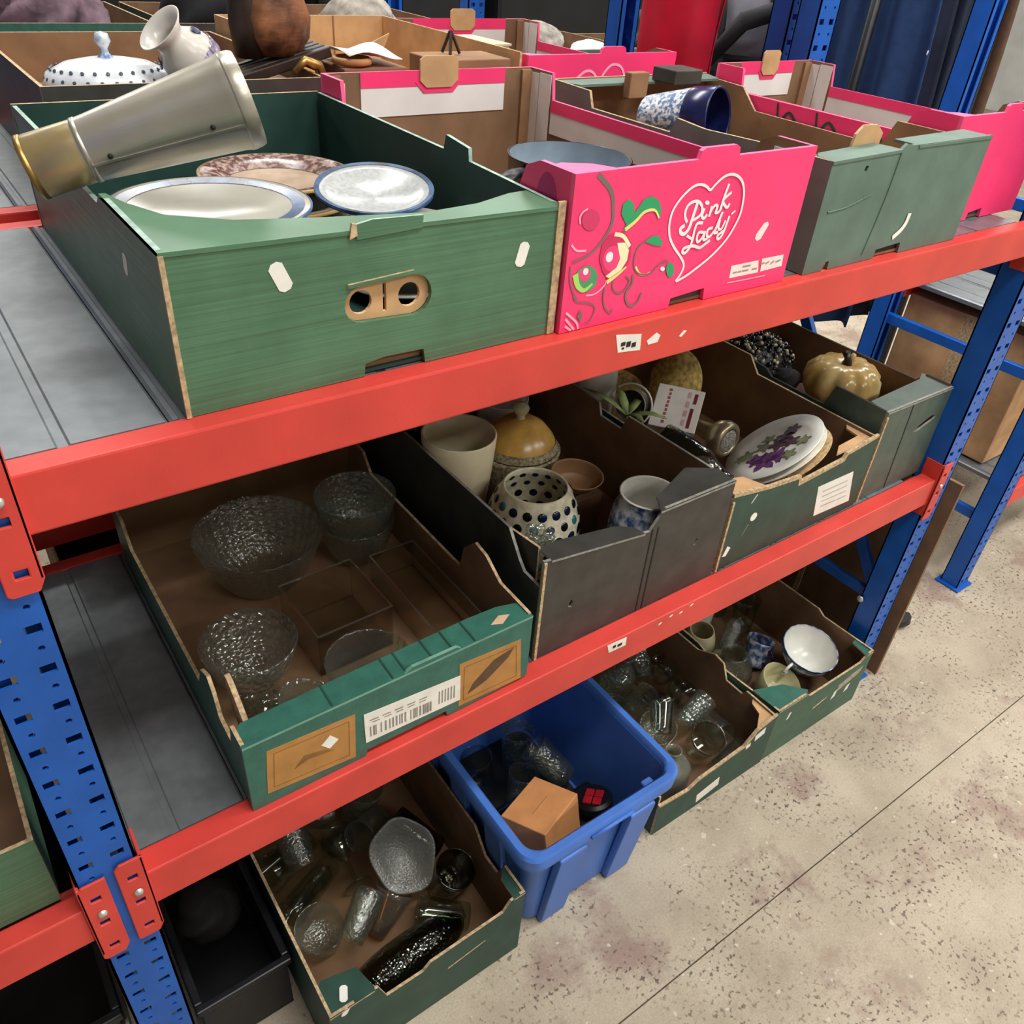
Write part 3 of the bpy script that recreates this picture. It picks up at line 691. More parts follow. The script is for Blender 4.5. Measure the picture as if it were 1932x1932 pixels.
# G: dark green tray with plates
Gt = Tray('produce_tray', 'dark green tray with a white paper label on the lower shelf, holding floral plates', 'tray', 1.034, 1.458, .698, 1.288, LOW, .168, GREEN_DK, KRAFT_DK,
          front=[(0, 0), (.424, 0), (.424, .166), (.33, .152), (.325, .140), (.19, .128), (.185, .145), (.10, .152), (0, .168)],
          left=[(.005, 0), (.585, 0), (.585, .168), (.14, .168), (.12, .12), (.09, .12), (.07, .168), (.005, .168)], right=[(.005, 0), (.585, 0), (.585, .20), (.34, .20), (.31, .166), (.005, .166)])
for pts in ([(.01, .006), (.09, .006), (.075, .045), (.02, .06), (.006, .05)], [(.30, .006), (.418, .006), (.418, .07), (.405, .06), (.40, .03), (.33, .024)]):
    MB().plate(pts, (), .004, basis((0, 0, .156), (1, 0, 0), (0, 1, 0), (0, 0, 1)), (0, 0, 2)).build('corner_flap', [KRAFT_LT, KRAFT_LT, EDGE], Gt.root)
MB().plate([(0, .166), (.10, .151), (.185, .144), (.19, .127), (.325, .139), (.33, .151), (.424, .165), (.424, .171), (.327, .158), (.32, .147), (.196, .136), (.19, .151), (.10, .158), (0, .173)], (), .006, basis((0, -.0006, 0), (1, 0, 0), (0, 0, 1), (0, 1, 0)), (0, 0, 0)).build('cut_edge', EDGE, Gt.root)
Gt.on_front([(.262, .100), (.374, .100), (.398, .020), (.280, .024)], PAPER, 'paper_label')
for k in range(4): Gt.on_front([(.285 + k * .003, .084 - k * .013), (.362 + k * .005, .084 - k * .014), (.362 + k * .005, .0815 - k * .014), (.285 + k * .003, .0815 - k * .013)], mat('faint_ink', '#b5b2a8', .7), 'print', .0012)
Gt.on_front(circ(.075, .098, .009, n=12), WHITE, 'sticker'); Gt.on_front([(.055, .135), (.058, .136), (.068, .150), (.066, .151)], WHITE, 'scratch'); Gt.on_front([(.012, .03), (.022, .028), (.03, .045), (.02, .052), (.016, .040)], WHITE, 'scratch')
Gt.on_front([(.052, .062), (.055, .063), (.066, .085), (.064, .086)], mat('scuff', '#6f8a78', .7), 'scratch')

# H: dark box with the pumpkin
Hb = Tray('produce_box', 'dark green box at the right end of the lower shelf, holding a ceramic pumpkin', 'box', 1.474, 1.708, .704, 1.285, LOW, .213, mat('slate_green_card', '#4c5a50', .5, var=.07, bump=.12), KRAFT_DK, fold=WORN_K, sedge=INK,
          fh=[[(.135, .130), (.15, .128), (.20, .142), (.21, .150), (.19, .156), (.15, .142)]],
          left=[(.005, 0), (.575, 0), (.575, .213), (.50, .213), (.40, .185), (.30, .178), (.28, .165), (.14, .165), (.125, .215), (.005, .213)], right=[(.005, 0), (.575, 0), (.575, .213), (.50, .213), (.46, .195), (.08, .195), (.06, .216), (.005, .216)])
Hb.lip([(0, 0), (.234, 0), (.234, .075), (.20, .06), (.012, .05)], dz=-.001)
MB().plate([(.10, 0), (.103, 0), (.092, .21), (.089, .21)], (), .001, basis((0, -.0008, 0), (1, 0, 0), (0, 0, 1), (0, 1, 0)), (0, 0, 0)).build('crease', INK, Hb.root)
for T_ in (F, Gt, Hb):
    MB().plate(rect(-.0005, 0, .0045, T_.H - .012), (), .0035, basis((0, -.0025, 0), (1, 0, 0), (0, 0, 1), (0, 1, 0)), (0, 0, 0)).build('cut_edge', EDGE, T_.root)

# ------------------------------------------------------------------ trays on the floor
I_ = Tray('produce_tray', 'green tray of glassware on the floor at the left, beneath the lower shelf', 'tray', .183, .564, .585, 1.18, .0, .200, GREEN_DK, KRAFT_DK,
          front=[(0, 0), (.381, 0), (.381, .199), (.35, .196), (.335, .172), (.185, .165), (.17, .150), (.10, .150), (.085, .198), (0, .200)], fh=[[(.22, .10), (.30, .112), (.30, .116), (.22, .105)]],
          left=[(.005, 0), (.59, 0), (.59, .2), (.005, .2)], right=[(.005, 0), (.59, 0), (.59, .2), (.16, .2), (.12, .15), (.08, .15), (.06, .2), (.005, .2)])
I_.lip([(0, 0), (.078, 0), (.08, .006), (.07, .05), (.012, .062), (0, .05)], dz=-.001); I_.lip([(.356, 0), (.381, 0), (.381, .07), (.358, .045)], dz=-.002)
I_.on_front(capsule(.026, .190, .02, .011, 65), WHITE, 'sticker', .001)
MB().plate(capsule(.034, .022, .026, .013, 65), (), .0006, basis((0, 0, .1996), (1, 0, 0), (0, 1, 0), (0, 0, 1)), (0, 0, 0)).build('sticker', WHITE, I_.root)
J = Tray('produce_tray', 'dark green tray full of clear glassware on the floor, right of the blue bin', 'tray', .952, 1.314, .618, 1.20, .0, .168, GREEN_DK, KRAFT_DK,
         front=[(0, 0), (.362, 0), (.362, .168), (.30, .155), (.27, .120), (.12, .105), (.09, .09), (.0, .10)],
         left=[(.005, 0), (.577, 0), (.577, .16), (.005, .13)], right=[(.005, 0), (.577, 0), (.577, .168), (.25, .168), (.20, .195), (.17, .19), (.15, .150), (.10, .150), (.09, .168), (.005, .168)])
MB().plate([(0, .10), (.09, .09), (.12, .105), (.27, .12), (.30, .155), (.362, .168), (.362, .173), (.295, .161), (.262, .126), (.12, .111), (.09, .096), (0, .106)], (), .006, basis((0, -.0005, 0), (1, 0, 0), (0, 0, 1), (0, 1, 0)), (0, 0, 0)).build('cut_edge', EDGE, J.root)
MB().plate([(.30, .006), (.358, .006), (.358, .07), (.345, .06), (.335, .03)], (), .004, basis((0, 0, .158), (1, 0, 0), (0, 1, 0), (0, 0, 1)), (0, 0, 2)).build('corner_flap', [KRAFT_LT, KRAFT_LT, EDGE], J.root)
J.on_front([(.295, .140), (.328, .150), (.33, .128), (.298, .120)], PAPER, 'paper_label'); J.on_front([(.13, .045), (.20, .06), (.205, .03), (.135, .015)], PAPER, 'paper_label'); J.on_front([(.27, .122), (.285, .124), (.286, .112), (.272, .108)], PAPER, 'sticker')
K = Tray('produce_tray', 'green tray of crockery on the floor at the right, against the blue post', 'tray', 1.320, 1.684, .620, 1.20, .0, .176, mat('mid_green_card', '#3d5e4c', .5, var=.07, bump=.12), KRAFT_DK,
         front=[(0, 0), (.364, 0), (.364, .182), (.34, .176), (.32, .160), (.12, .158), (.10, .176), (0, .176)], fh=[[(.16, .085), (.215, .098), (.215, .104), (.16, .092)]],
         left=[(.005, 0), (.575, 0), (.575, .176), (.26, .176), (.21, .160), (.005, .176)], right=[(.005, 0), (.575, 0), (.575, .19), (.17, .19), (.15, .178), (.005, .182)])
K.lip([(0, 0), (.10, 0), (.115, .010), (.075, .055), (.0, .08)], mats=[GREEN_TEAL] * 2 + [EDGE], dz=-.001); K.lip([(.335, 0), (.364, 0), (.364, .055), (.345, .05)], mats=[GREEN_TEAL] * 2 + [EDGE], dz=.002)
K.on_front([(.25, .120), (.34, .140), (.335, .118), (.25, .095)], mat('worn_label', '#a89a84', .7, var=.15, vscale=120), 'worn_label'); K.on_front([(.235, .075), (.25, .08), (.252, .105), (.24, .10)], PAPER, 'sticker'); K.on_front([(.045, .118), (.053, .12), (.058, .140), (.05, .139)], PAPER, 'sticker'); K.on_front([(.29, .07), (.305, .075), (.307, .095), (.294, .09)], PAPER, 'sticker')

# neighbour bay, left of the near post
NB = Tray('produce_box', 'green box in the neighbouring bay, left of the near blue post', 'box', -.49, -.078, .69, 1.28, LOW - .0125, .12, GREEN, KRAFT_DK)

# ------------------------------------------------------------------ vessels and ornaments
def aim(loc, d, roll=0.0):
    """Matrix whose local +Z points along d."""
    q = Vector(d).normalized().to_track_quat('Z', 'Y')
    return Matrix.Translation(loc) @ q.to_matrix().to_4x4() @ Matrix.Rotation(roll, 4, 'Z')
def place(o, M):
    o.matrix_world = M; return o
def vessel(name, label, cat, prof, m, loc, d=None, n=40, wob=None, sx=1, sy=1, group=None, parts=None, rz=0.0, autos=None):
    """Turned object, closed profile (outside up, inside down); base at the origin."""
    root = thing(name, label, cat, group=group)
    MB().lathe(prof, n, wob=wob, sx=sx, sy=sy).build('body', m, root, smooth=True, autos=autos)
    if parts: parts(root)
    root.matrix_world = aim(loc, d, rz) if d else Matrix.Translation(loc) @ Matrix.Rotation(rz, 4, 'Z')
    return root
def cup_prof(rb, rt, h, t=.003, foot=.0, belly=None, k=8):
    """Open vessel profile: outer from centre bottom to rim, then inner back to centre."""
    out = [(0, 0), (rb * .92, 0), (rb, .002)]
    for i in range(1, k + 1):
        f = i / k
        r = rb + (rt - rb) * f if belly is None else belly(f)
        out.append((r, .002 + (h - .002) * f))
    inn = []
    for i in range(k, 0, -1):
        f = i / k
        r = (rb + (rt - rb) * f if belly is None else belly(f)) - t
        inn.append((max(r, .001), max(.004, .002 + (h - .002) * f - (.001 if i == k else 0))))
    inn.append((0, .004))
    return out + [(out[-1][0] - t * .5, h + t * .35)] + inn
def plate_prof(r, h=.02, t=.004):
    return [(0, 0), (r * .56, 0), (r * .62, .003), (r * .80, h * .75), (r, h), (r - .001, h + t * .6), (r * .79, h * .75 + t), (r * .62, .003 + t), (0, t)]
CERAM = lambda nm, c, **k: mat(nm, c, k.pop('rough', .25), spec=.5, **k)
CREAM = CERAM('cream_glaze', '#d8ccab', var=.02); WHITEG = CERAM('white_glaze', '#dcdcd4', var=.03)
NAVY = CERAM('navy_glaze', '#141b4a', var=.2, vscale=30); GREYG = CERAM('grey_glaze', '#b9b6ab', var=.04)
BLUEG = CERAM('blue_glaze', '#3f5d8a', var=.2, vscale=60); GOLD = mat('tan_rim', '#c09a62', .35)
BRASS = mat('aged_brass', '#a8894e', .35, metal=.8, var=.1)
CAN = mat('brushed_steel', '#b4aea0', .34, metal=.7, var=.06, vscale=8, bump=.04, bscale=8, stretch=(60, 60, 1))
BLACKG = mat('black_enamel', '#101113', .3, var=.1); DARKP = mat('black_plastic', '#16161a', .4, var=.1)
GL = glass('clear_glass'); GLP = glass('pressed_glass', bump=.8, bscale=150, base=.10, rough=.05, whiten=.02)
GLC = glass('cut_glass', bump=1.0, bscale=110, voro=True, base=.12, rough=.05, whiten=.03); GLM = glass('frosted_glass', tint='#cfd0c8', bump=.8, bscale=240, base=.15, rough=.25, whiten=.10)
ACR = glass('clear_acrylic', tint='#f0efe9', base=.03, rough=.06); GLD = glass('smoky_glass', tint='#a8a99a', base=.09, bump=.4, bscale=90, rough=.08)
GLY = glass('amber_glass', tint='#d9c48c', base=.08, rough=.06, whiten=.05)

def dinner_plate(label, loc, r, ring, centre, rimc, d=None, h=.018, ring0=.84, ring1=.97, group=None, extra=None, name='plate', sx=1, sy=1):
    root = thing(name, label, 'plate', group=group)
    MB().lathe(plate_prof(r, h), 56, sx=sx, sy=sy).build('body', centre, root, smooth=True)
    y = lambda f: h * .75 + .0042 + (h + .0024 - h * .75 - .004) * (f - .79) / .21
    rp = [(r * q, (y(q) if q >= .79 else .0072 + (h * .75 + .004 - .007) * (q - .62) / .17) + .0005) for q in [ring0 + (ring1 - ring0) * k / 5 for k in range(6)]]
    if ring: MB().lathe(rp, 56, sx=sx, sy=sy).build('rim_band', ring, root, smooth=True)
    if rimc: MB().lathe([(r * .985, h + .0026), (r * 1.004, h + .002), (r * 1.004, h - .001)], 56, sx=sx, sy=sy).build('rim_edge', rimc, root, smooth=True)
    if extra: extra(root, r, h)
    root.matrix_world = aim(loc, d) if d else Matrix.Translation(loc)
    return root
# --- box A: plates and canister
STONE = CERAM('stone_glaze', '#a29e91', var=.05, vscale=9); DARKBLUE = CERAM('dark_blue_glaze', '#16213a', var=.25, vscale=30, col2='#3e618c')
PATB = CERAM('brown_transfer', '#5b3a38', var=.2, vscale=130, col2='#a58f82', lo=.45, hi=.6); BEIGE = CERAM('beige_glaze', '#b09a86', var=.08, vscale=30)
zA = TOP + .0070
for k in range(4):
    dinner_plate(('bottom', 'second', 'third', 'topmost')[k] + ' pale stone blue-rimmed plate of the left stack in the green box', (.278 + .002 * (k % 2), .922 - .003 * (k % 3), zA + .029 * k), .107, DARKBLUE, STONE, DARKBLUE, ring0=.80, ring1=.93, group='stacked blue-rimmed plates')
for k in range(3):
    dinner_plate('brown patterned plate with tan edge, behind the blue-rimmed plates' if k == 2 else ('bottom', 'middle')[k] + ' plain beige plate underneath the brown patterned plate', (.430, 1.112, zA + .031 * k), .100, PATB if k == 2 else BEIGE, BEIGE, GOLD, ring0=.64, ring1=.96, group='brown plates')
SMALLG = CERAM('speckled_white_glaze', '#a5a8a8', var=.06, vscale=160)
dinner_plate('small white speckled plate with dark blue edge, tilted beside the big plates', (.472, .912, zA + .092), .070, DARKBLUE, SMALLG, DARKBLUE, ring0=.92, ring1=1.0, d=(-.08, -.14, 1), h=.014)
dinner_plate('grey plate with blue edge lying under the small speckled plate', (.484, .852, zA + .056), .080, None, GREYG, DARKBLUE, d=(.0, -.05, 1), h=.016)
for k in range(2): dinner_plate(('lower', 'upper')[k] + ' plain grey plate hidden beneath the small speckled plate', (.480, .865, zA + .026 * k), .078, None, GREYG, None, h=.016, group='grey plates at the bottom')
L_, R_ = Vector((.118, .936, 1.393)), Vector((.3236, .8913, 1.4535))
cn = thing('canister', 'tapered brushed steel canister lying across the left wall of the green box', 'canister'); ln = (R_ - L_).length; rL, rR = .0285, .0455
rad = lambda z: rL + (rR - rL) * min(1, max(0, (z - .05) / (ln - .05)))
MB().lathe([(0, 0), (rL * .95, 0), (rL, .004)] + [(rad(ln * k / 10), ln * k / 10) for k in range(1, 10)] + [(rR, ln - .012), (rR * .985, ln - .004), (rR * .95, ln), (0, ln)], 64).build('body', CAN, cn, smooth=True, autos=40)
for z_ in (.0, .052, ln - .016): MB().lathe([(rad(z_), z_), (rad(z_) + .0014, z_ + .001), (rad(z_) + .0014, z_ + .005), (rad(z_), z_ + .006)], 64).build('rim', BRASS if z_ == 0 else CAN, cn, smooth=True)
MB().lathe([(rad(.006) + .0002, .006), (rad(.007) + .0006, .007), (rad(.05) + .0006, .050), (rad(.052) + .0002, .052)], 64).build('end_cap', mat('gold_tin', '#b5a175', .3, metal=.6, var=.05), cn, smooth=True)
cn.matrix_world = aim(L_, R_ - L_)
ax = (R_ - L_).normalized(); toc = (Vector((0, 0, 1.62)) - (L_ + R_) / 2); toc = (toc - ax * toc.dot(ax)).normalized(); dn = ax.cross(toc).normalized()
if dn.z > 0: dn = -dn
sd = (toc * math.cos(R(28)) + dn * math.sin(R(28))).normalized(); tg = ax.cross(sd).normalized()
inv = cn.matrix_world.inverted()
def seam_bar(a0, a1, w, h, nm, m):
    v = []
    for a in (a0, a1):
        p = L_ + ax * a + sd * rad(a)
        for s1, s2 in ((-w, -h), (w, -h), (w, h), (-w, h)): v.append(tuple(inv @ (p + tg * s1 + sd * s2)))
    return MB().add(v, [(0, 1, 2, 3), (7, 6, 5, 4), (0, 4, 5, 1), (1, 5, 6, 2), (2, 6, 7, 3), (3, 7, 4, 0)]).build(nm, m, cn)
seam_bar(.056, ln - .016, .0012, .0014, 'seam', CAN)
for a in (.075, ln - .045):
    sr = (toc * math.cos(R(20)) + dn * math.sin(R(20))).normalized()
    p = inv @ (L_ + ax * a + sr * rad(a))
    MB().lathe([(0, .0016), (.002, .001), (.0028, 0)], 10, Matrix.Translation(p) @ (inv.to_3x3() @ sr).to_track_quat('Z', 'Y').to_matrix().to_4x4()).build('rivet', INK, cn, smooth=True)
# --- box B: pan and odds
pn = thing('frying_pan', 'dark round pan with a blue-grey inside, in the pink apple box', 'pan', (.806, .958, TOP + .0075))
MB().lathe([(0, .0), (.075, 0), (.082, .006), (.088, .105), (.090, .107), (.087, .108), (.080, .030), (0, .026)], 56).build('body', BLACKG, pn, smooth=True)
MB().lathe([(0, .0275), (.0795, .0315), (.0862, .1075)], 56).build('coating', mat('blue_grey_coating', '#7d8c99', .35, var=.05), pn, smooth=True)
MB().tube([(-.085, -.01, .095), (-.12, -.03, .10), (-.165, -.07, .102)], [.010, .010, .012], 10, flat=.6).build('handle', DARKP, pn, smooth=True)
vessel('sugar_bowl', 'small dark round bowl beside the pan in the pink box', 'bowl', cup_prof(.028, .042, .06), BLACKG, (.66, .87, TOP + .0072))
WISP = mat('white_tissue', '#d9d7d2', .8, var=.05)
def crumple(name, label, cat, loc, r, m, seed=1, sz=.7, n=20, amp=.35, group=None):
    random.seed(seed); ph = [(random.uniform(1, 4), random.uniform(1, 4), random.uniform(0, 6.3), random.uniform(.3, 1)) for _ in range(7)]
    b = MB(); v = []; f = []
    for j in range(n + 1):
        th = math.pi * j / n
        for i in range(n * 2):
            a = math.pi * i / n
            q = sum(w * math.sin(p1 * 1.7 * a + p2 * 2 * th + o_) for p1, p2, o_, w in ph) / 4 * math.sin(th)
            rr = r * (1 + amp * q)
            v.append((rr * math.sin(th) * math.cos(a), rr * math.sin(th) * math.sin(a), max(-.92, math.cos(th)) * rr * sz + r * sz * .92 if False else (math.cos(th) * r * sz * (1 + amp * .3 * q) + r * sz)))
    m2 = n * 2
    for j in range(n):
        for i in range(m2): f.append((j * m2 + i, (j + 1) * m2 + i, (j + 1) * m2 + (i + 1) % m2, j * m2 + (i + 1) % m2))
    o = b.add(v, f).build(name, m, None, smooth=True); o.location = loc
    return tag(o, label, cat, group)
crumple('tissue', 'crumpled white tissue in the pink box, next to the green box wall', 'tissue', (.625, .79, TOP + .0072), .034, WISP, 3, .95)

# --- box C: blue pot on its side
M_ = Vector((1.155, 1.004, 1.370)); dpt = Vector((.26, -.85, .14)).normalized(); base = M_ - dpt * .135
TEX = mat('blue_white_relief', '#5d7ca5', .3, var=.1, vscale=150, col2='#e3e8ea', lo=.44, hi=.56, bump=.6, bscale=70)
def potparts(r):
    MB().lathe([(.0478, .088), (.0488, .09), (.0492, .134), (.047, .1365), (.0445, .134)], 48).build('rim_band', NAVY, r, smooth=True)
    MB().lathe([(.0448, .1345), (.040, .05), (.0, .012)], 48).build('lining', NAVY, r, smooth=True)
vessel('plant_pot', 'navy and white relief plant pot lying on its side in the grey-green box', 'pot', [(0, 0), (.033, 0), (.036, .004), (.047, .088), (.0485, .13), (.0455, .134), (.042, .05), (0, .008)], TEX, base, d=dpt, n=48, parts=potparts)
for k, (x, y, sx_, sy_, h) in enumerate(((1.12, 1.20, .12, .10, .075), (1.29, 1.12, .14, .15, .06), (1.14, .86, .15, .16, .05), (1.32, .86, .13, .18, .07))):
    o = thing('carton', ('small brown carton behind the blue pot', 'flat brown carton right of the blue pot', 'low brown carton in front of the blue pot', 'brown carton at the right of the grey-green box')[k], 'carton', (x, y, TOP + .0072))
    MB().box(-sx_ / 2, sx_ / 2, -sy_ / 2, sy_ / 2, 0, h).build('body', KRAFT_DK, o, bevel=.002); MB().box(-sx_ / 2, sx_ / 2, -.015, .015, h, h + .0006).build('tape', KRAFT_LT, o)
# --- tray E: glass dishes
zE = LOW + .0070
spir = lambda k, a, tw: (lambda an, i: 1 + a * math.cos(k * an + i * tw))
bowlf = lambda rb, rt, p=.6: (lambda f: rb + (rt - rb) * f ** p)
vessel('glass_bowl', 'large clear glass bowl with swirled ribs, at the back of the green tray', 'bowl', cup_prof(.046, .104, .105, .0035, belly=bowlf(.046, .104, .55), k=14), GLP, (.330, 1.084, zE), n=210, wob=spir(30, .014, .42))
vessel('glass_bowl', 'deep ribbed glass bowl stacked in the back right of the green tray', 'bowl', cup_prof(.035, .069, .085, .003, belly=bowlf(.035, .069, .5), k=12), GLP, (.492, 1.062, zE + .05), n=204, wob=spir(34, .014, .2))
vessel('glass_bowl', 'plain glass bowl underneath the deep ribbed one in the green tray', 'bowl', cup_prof(.034, .066, .085, .003, belly=bowlf(.034, .066, .5), k=12), GLP, (.492, 1.062, zE + .0005), n=204, wob=spir(34, .014, .2))
vessel('sundae_dish', 'footed crackle-glass dish at the front left of the green tray', 'dish', [(0, 0), (.034, 0), (.036, .003), (.014, .010), (.009, .028), (.012, .040), (.034, .050), (.055, .078), (.066, .122), (.064, .1235), (.052, .080), (.030, .054), (0, .047)], GLC, (.222, .838, zE), n=64)
vessel('glass_bowl', 'small diamond-cut glass bowl lying by the front left corner of the green tray', 'bowl', cup_prof(.024, .042, .042, .003, k=8), GLC, (.262, .768, zE), n=48, d=(.25, -.1, 1))
vessel('glass_bowl', 'round glass bowl half hidden behind the front ledge of the green tray', 'bowl', cup_prof(.03, .062, .075, .003, belly=bowlf(.03, .062, .5), k=10), GLP, (.352, .760, zE), n=168, wob=spir(28, .014, .3))
def clear_box(name, label, x0, x1, y0, y1, h, loc, rz, t=.0025):
    r = thing(name, label, 'container', loc, rz)
    MB().box(x0, x1, y0, y1, 0, t).build('base', ACR, r)
    for q in ((x0, x1, y0, y0 + t), (x0, x1, y1 - t, y1), (x0, x0 + t, y0 + t, y1 - t), (x1 - t, x1, y0 + t, y1 - t)): MB().box(*q, t, h).build('side', ACR, r)
    EDG = glass('bright_glass_edge', tint='#e8ece6', base=.22, rough=.15, whiten=.03)  # brighter rim glass, edge highlight put into the material
    for q in ((x0, x1, y0 - .001, y0 + t), (x0, x1, y1 - t, y1 + .001), (x0 - .001, x0 + t, y0, y1), (x1 - t, x1 + .001, y0, y1)): MB().box(*q, h, h + .002).build('rim', EDG, r, bevel=.0008)
    return r
clear_box('clear_tray', 'flat clear plastic tray lying along the right side of the green tray', 0, .085, 0, .25, .055, (.482, .740, zE), 0)
clear_box('clear_tray', 'wide clear plastic box in the middle of the green tray', 0, .125, 0, .135, .080, (.318, .832, zE), R(2))
# --- tray F
def potlab(r):
    MB().lathe([(0, .085), (.035, .0855), (.0505, .10)], 40).build('lining', GREYG, r, smooth=True)
zF = LOW + .0070
vessel('plant_pot', 'tall cream ceramic plant pot in the black tray', 'pot', [(0, 0), (.042, 0), (.044, .003), (.046, .02), (.061, .14), (.0665, .212), (.065, .2145), (.062, .212), (.056, .15), (.045, .08), (0, .075)], CREAM, (.684, 1.036, zF), n=56, parts=potlab)
HONEY = CERAM('honey_glaze', '#c0964a', var=.15, vscale=14); SPECK = CERAM('speckled_brown_glaze', '#6d6350', var=.25, vscale=180, col2='#b5a98a')
def domelid(r):
    l = MB().lathe([(.076, .128), (.074, .134), (.066, .150), (.050, .170), (.030, .183), (.012, .187), (0, .188)], 48).build('lid', HONEY, r, smooth=True)
    MB().lathe([(.009, .186), (.008, .193), (.014, .201), (.016, .208), (.012, .216), (0, .219)], 24).build('knob', CREAM, l, smooth=True)
    MB().lathe([(.0768, .127), (.0745, .1335), (.071, .142)], 48, M=Matrix.Translation((0, 0, .0012))).build('speckled_band', SPECK, l, smooth=True)
vessel('casserole', 'brown stoneware casserole with a honey-coloured domed lid in the black tray', 'casserole', [(0, 0), (.060, 0), (.064, .004), (.074, .06), (.080, .115), (.082, .124), (.078, .127), (.074, .124), (.069, .06), (0, .010)], SPECK, (.842, 1.066, zF), n=48, parts=domelid)
TERRA = CERAM('tan_stoneware', '#8f6a48', var=.08, rough=.45)
vessel('serving_dish', 'small oval tan dish beside the mosaic vase in the black tray', 'dish', cup_prof(.026, .046, .034, .003, belly=bowlf(.026, .046, .6)), TERRA, (.878, .936, zF + .098), d=(-.1, -.3, 1), sx=1.08, sy=.8, rz=R(-20), n=40)
tag(MB().box(.845, .925, .905, .985, zF, zF + .085).build('carton', KRAFT_DK, None, bevel=.002), 'small brown carton under the oval tan dish in the black tray', 'carton')
MB_ = None
mz = thing('mosaic_vase', 'cream round vase dotted with dark blue mosaic holes, in the black tray', 'vase', (.747, .888, zF))
mprof = [(0, 0), (.045, 0), (.060, .012), (.076, .045), (.083, .085), (.080, .120), (.068, .152), (.0565, .170), (.0545, .1725), (.052, .170), (.062, .150), (.074, .118), (.077, .085), (.070, .047), (.055, .016), (0, .008)]
MB().lathe(mprof, 64).build('body', CERAM('cream_mosaic', '#d6d0b4', var=.1, vscale=60), mz, smooth=True)
DOT = [CERAM('mosaic_navy', '#101c3a', rough=.15), CERAM('mosaic_black', '#0b0f16', rough=.15), CERAM('mosaic_teal', '#1f6f78', rough=.15)]
random.seed(11); dots = [MB(), MB(), MB()]
def prof_at(pr, z):
    for (r0, z0), (r1, z1) in zip(pr, pr[1:]):
        if z0 <= z <= z1 and z1 > z0:
            f = (z - z0) / (z1 - z0); return r0 + (r1 - r0) * f, Vector((z1 - z0, -(r1 - r0))).normalized()
    return None
outp = mprof[1:9]; inp = mprof[9:][::-1]
dotme = {}
for row, z_ in enumerate((.03, .055, .080, .105, .130, .152)):
    r_, nn = prof_at(outp, z_)
    cnt = 17
    for k in range(cnt):
        a = 2 * math.pi * (k + .5 * (row % 2)) / cnt
        for side in (0, 1):
            if side and (z_ < .05): continue
            if side: r2, n2 = prof_at(inp, z_); rr, nv = r2 - .0006, -n2
            else: rr, nv = r_ + .0006, nn
            ci = random.choice((0, 0, 0, 1, 1, 2)) if not side else random.choice((0, 1))
            nvec = Vector((nv.x * math.cos(a), nv.x * math.sin(a), nv.y))
            p = Vector((rr * math.cos(a), rr * math.sin(a), z_))
            rad = (.0104 if .04 < z_ < .115 else .0082) * (.8 if side else 1)
            dots[ci].lathe([(0, .0007), (rad * .8, .0006), (rad, -.0006)], 10, Matrix.Translation(p) @ nvec.to_track_quat('Z', 'Y').to_matrix().to_4x4())
for b, m in zip(dots, DOT):
    o = b.build('mosaic_dots', m, mz, smooth=True); o['kind'] = 'stuff'
def gjar(r): MB().lathe([(.0518, .172), (.050, .1745), (.0475, .172), (.050, .140), (.050, .03), (0, .02)], 40).build('lining', GREYG, r, smooth=True)
WILLOW = CERAM('blue_white_print', '#3f5683', var=.1, vscale=55, col2='#c9d0d6', lo=.42, hi=.62)
vessel('ginger_jar', 'blue and white patterned jar at the right front of the black tray', 'jar', [(0, 0), (.045, 0), (.048, .004), (.060, .05), (.063, .095), (.058, .135), (.049, .158), (.052, .172)], WILLOW, (.902, .772, zF), n=48, parts=gjar)
vessel('ceramic_bowl', 'white bowl at the back of the black tray, behind the casserole', 'bowl', cup_prof(.03, .055, .15, .004, belly=bowlf(.03, .055, .5)), WHITEG, (.900, 1.205, zF), n=40)
vessel('glass_jar', 'dark purple glass jar behind the cream pot', 'jar', cup_prof(.034, .036, .18, .003), glass('purple_glass', tint='#6d6480', base=.08, bump=.5, bscale=80), (.662, 1.168, zF), n=32)
random.seed(5)
cg = thing('crystal_ornament', 'lumpy clear crystal ornament in the front left corner of the black tray', 'ornament', (.668, .772, LOW + .0070))
MB().lathe([(0, 0), (.03, 0), (.034, .02), (.03, .12), (.026, .155), (0, .158)], 12).build('base', GLC, cg)
for k in range(7):
    a = k * .9; MB().lathe([(0, .012), (.008, .008), (.011, 0), (.008, -.008), (0, -.012)], 6, Matrix.Translation((.018 * math.cos(a), .018 * math.sin(a), .165 + .004 * (k % 3)))).build('facet', GLC, cg)
# --- tray G
zG = LOW + .0070
def flowers(root, r, h):
    random.seed(21)
    P_ = CERAM('purple_print', '#5d2a63', var=.3, vscale=200, rough=.35); Q_ = CERAM('plum_print', '#3f2033', var=.2, rough=.35); G_ = CERAM('sage_print', '#6d7254', var=.2, rough=.35)
    sp = [(-.35, -.22, .24, P_), (-.10, -.30, .20, P_), (-.42, .0, .17, P_), (.12, .02, .19, Q_), (.35, .12, .17, Q_), (.30, -.15, .15, Q_), (.55, .15, .13, Q_), (-.1, .25, .15, G_), (-.45, .28, .14, G_), (.1, .38, .12, G_), (.05, -.52, .13, G_), (.45, -.4, .12, G_), (-.65, .15, .1, G_)]
    for x, y, s_, m in sp:
        pts = []
        for k in range(20):
            a = 2 * math.pi * k / 20; q = s_ * r * (1 + .35 * math.sin(5 * a + x * 9)); pts.append((x * r + q * math.cos(a), y * r + q * math.sin(a)))
        rr = math.hypot(x, y)
        MB().plate(pts, (), .0003, Matrix.Translation((0, 0, .0043 + (0.012 if rr > .62 else .0026 if rr > .5 else 0))), (0, 0, 0)).build('printed_flower', m, root)
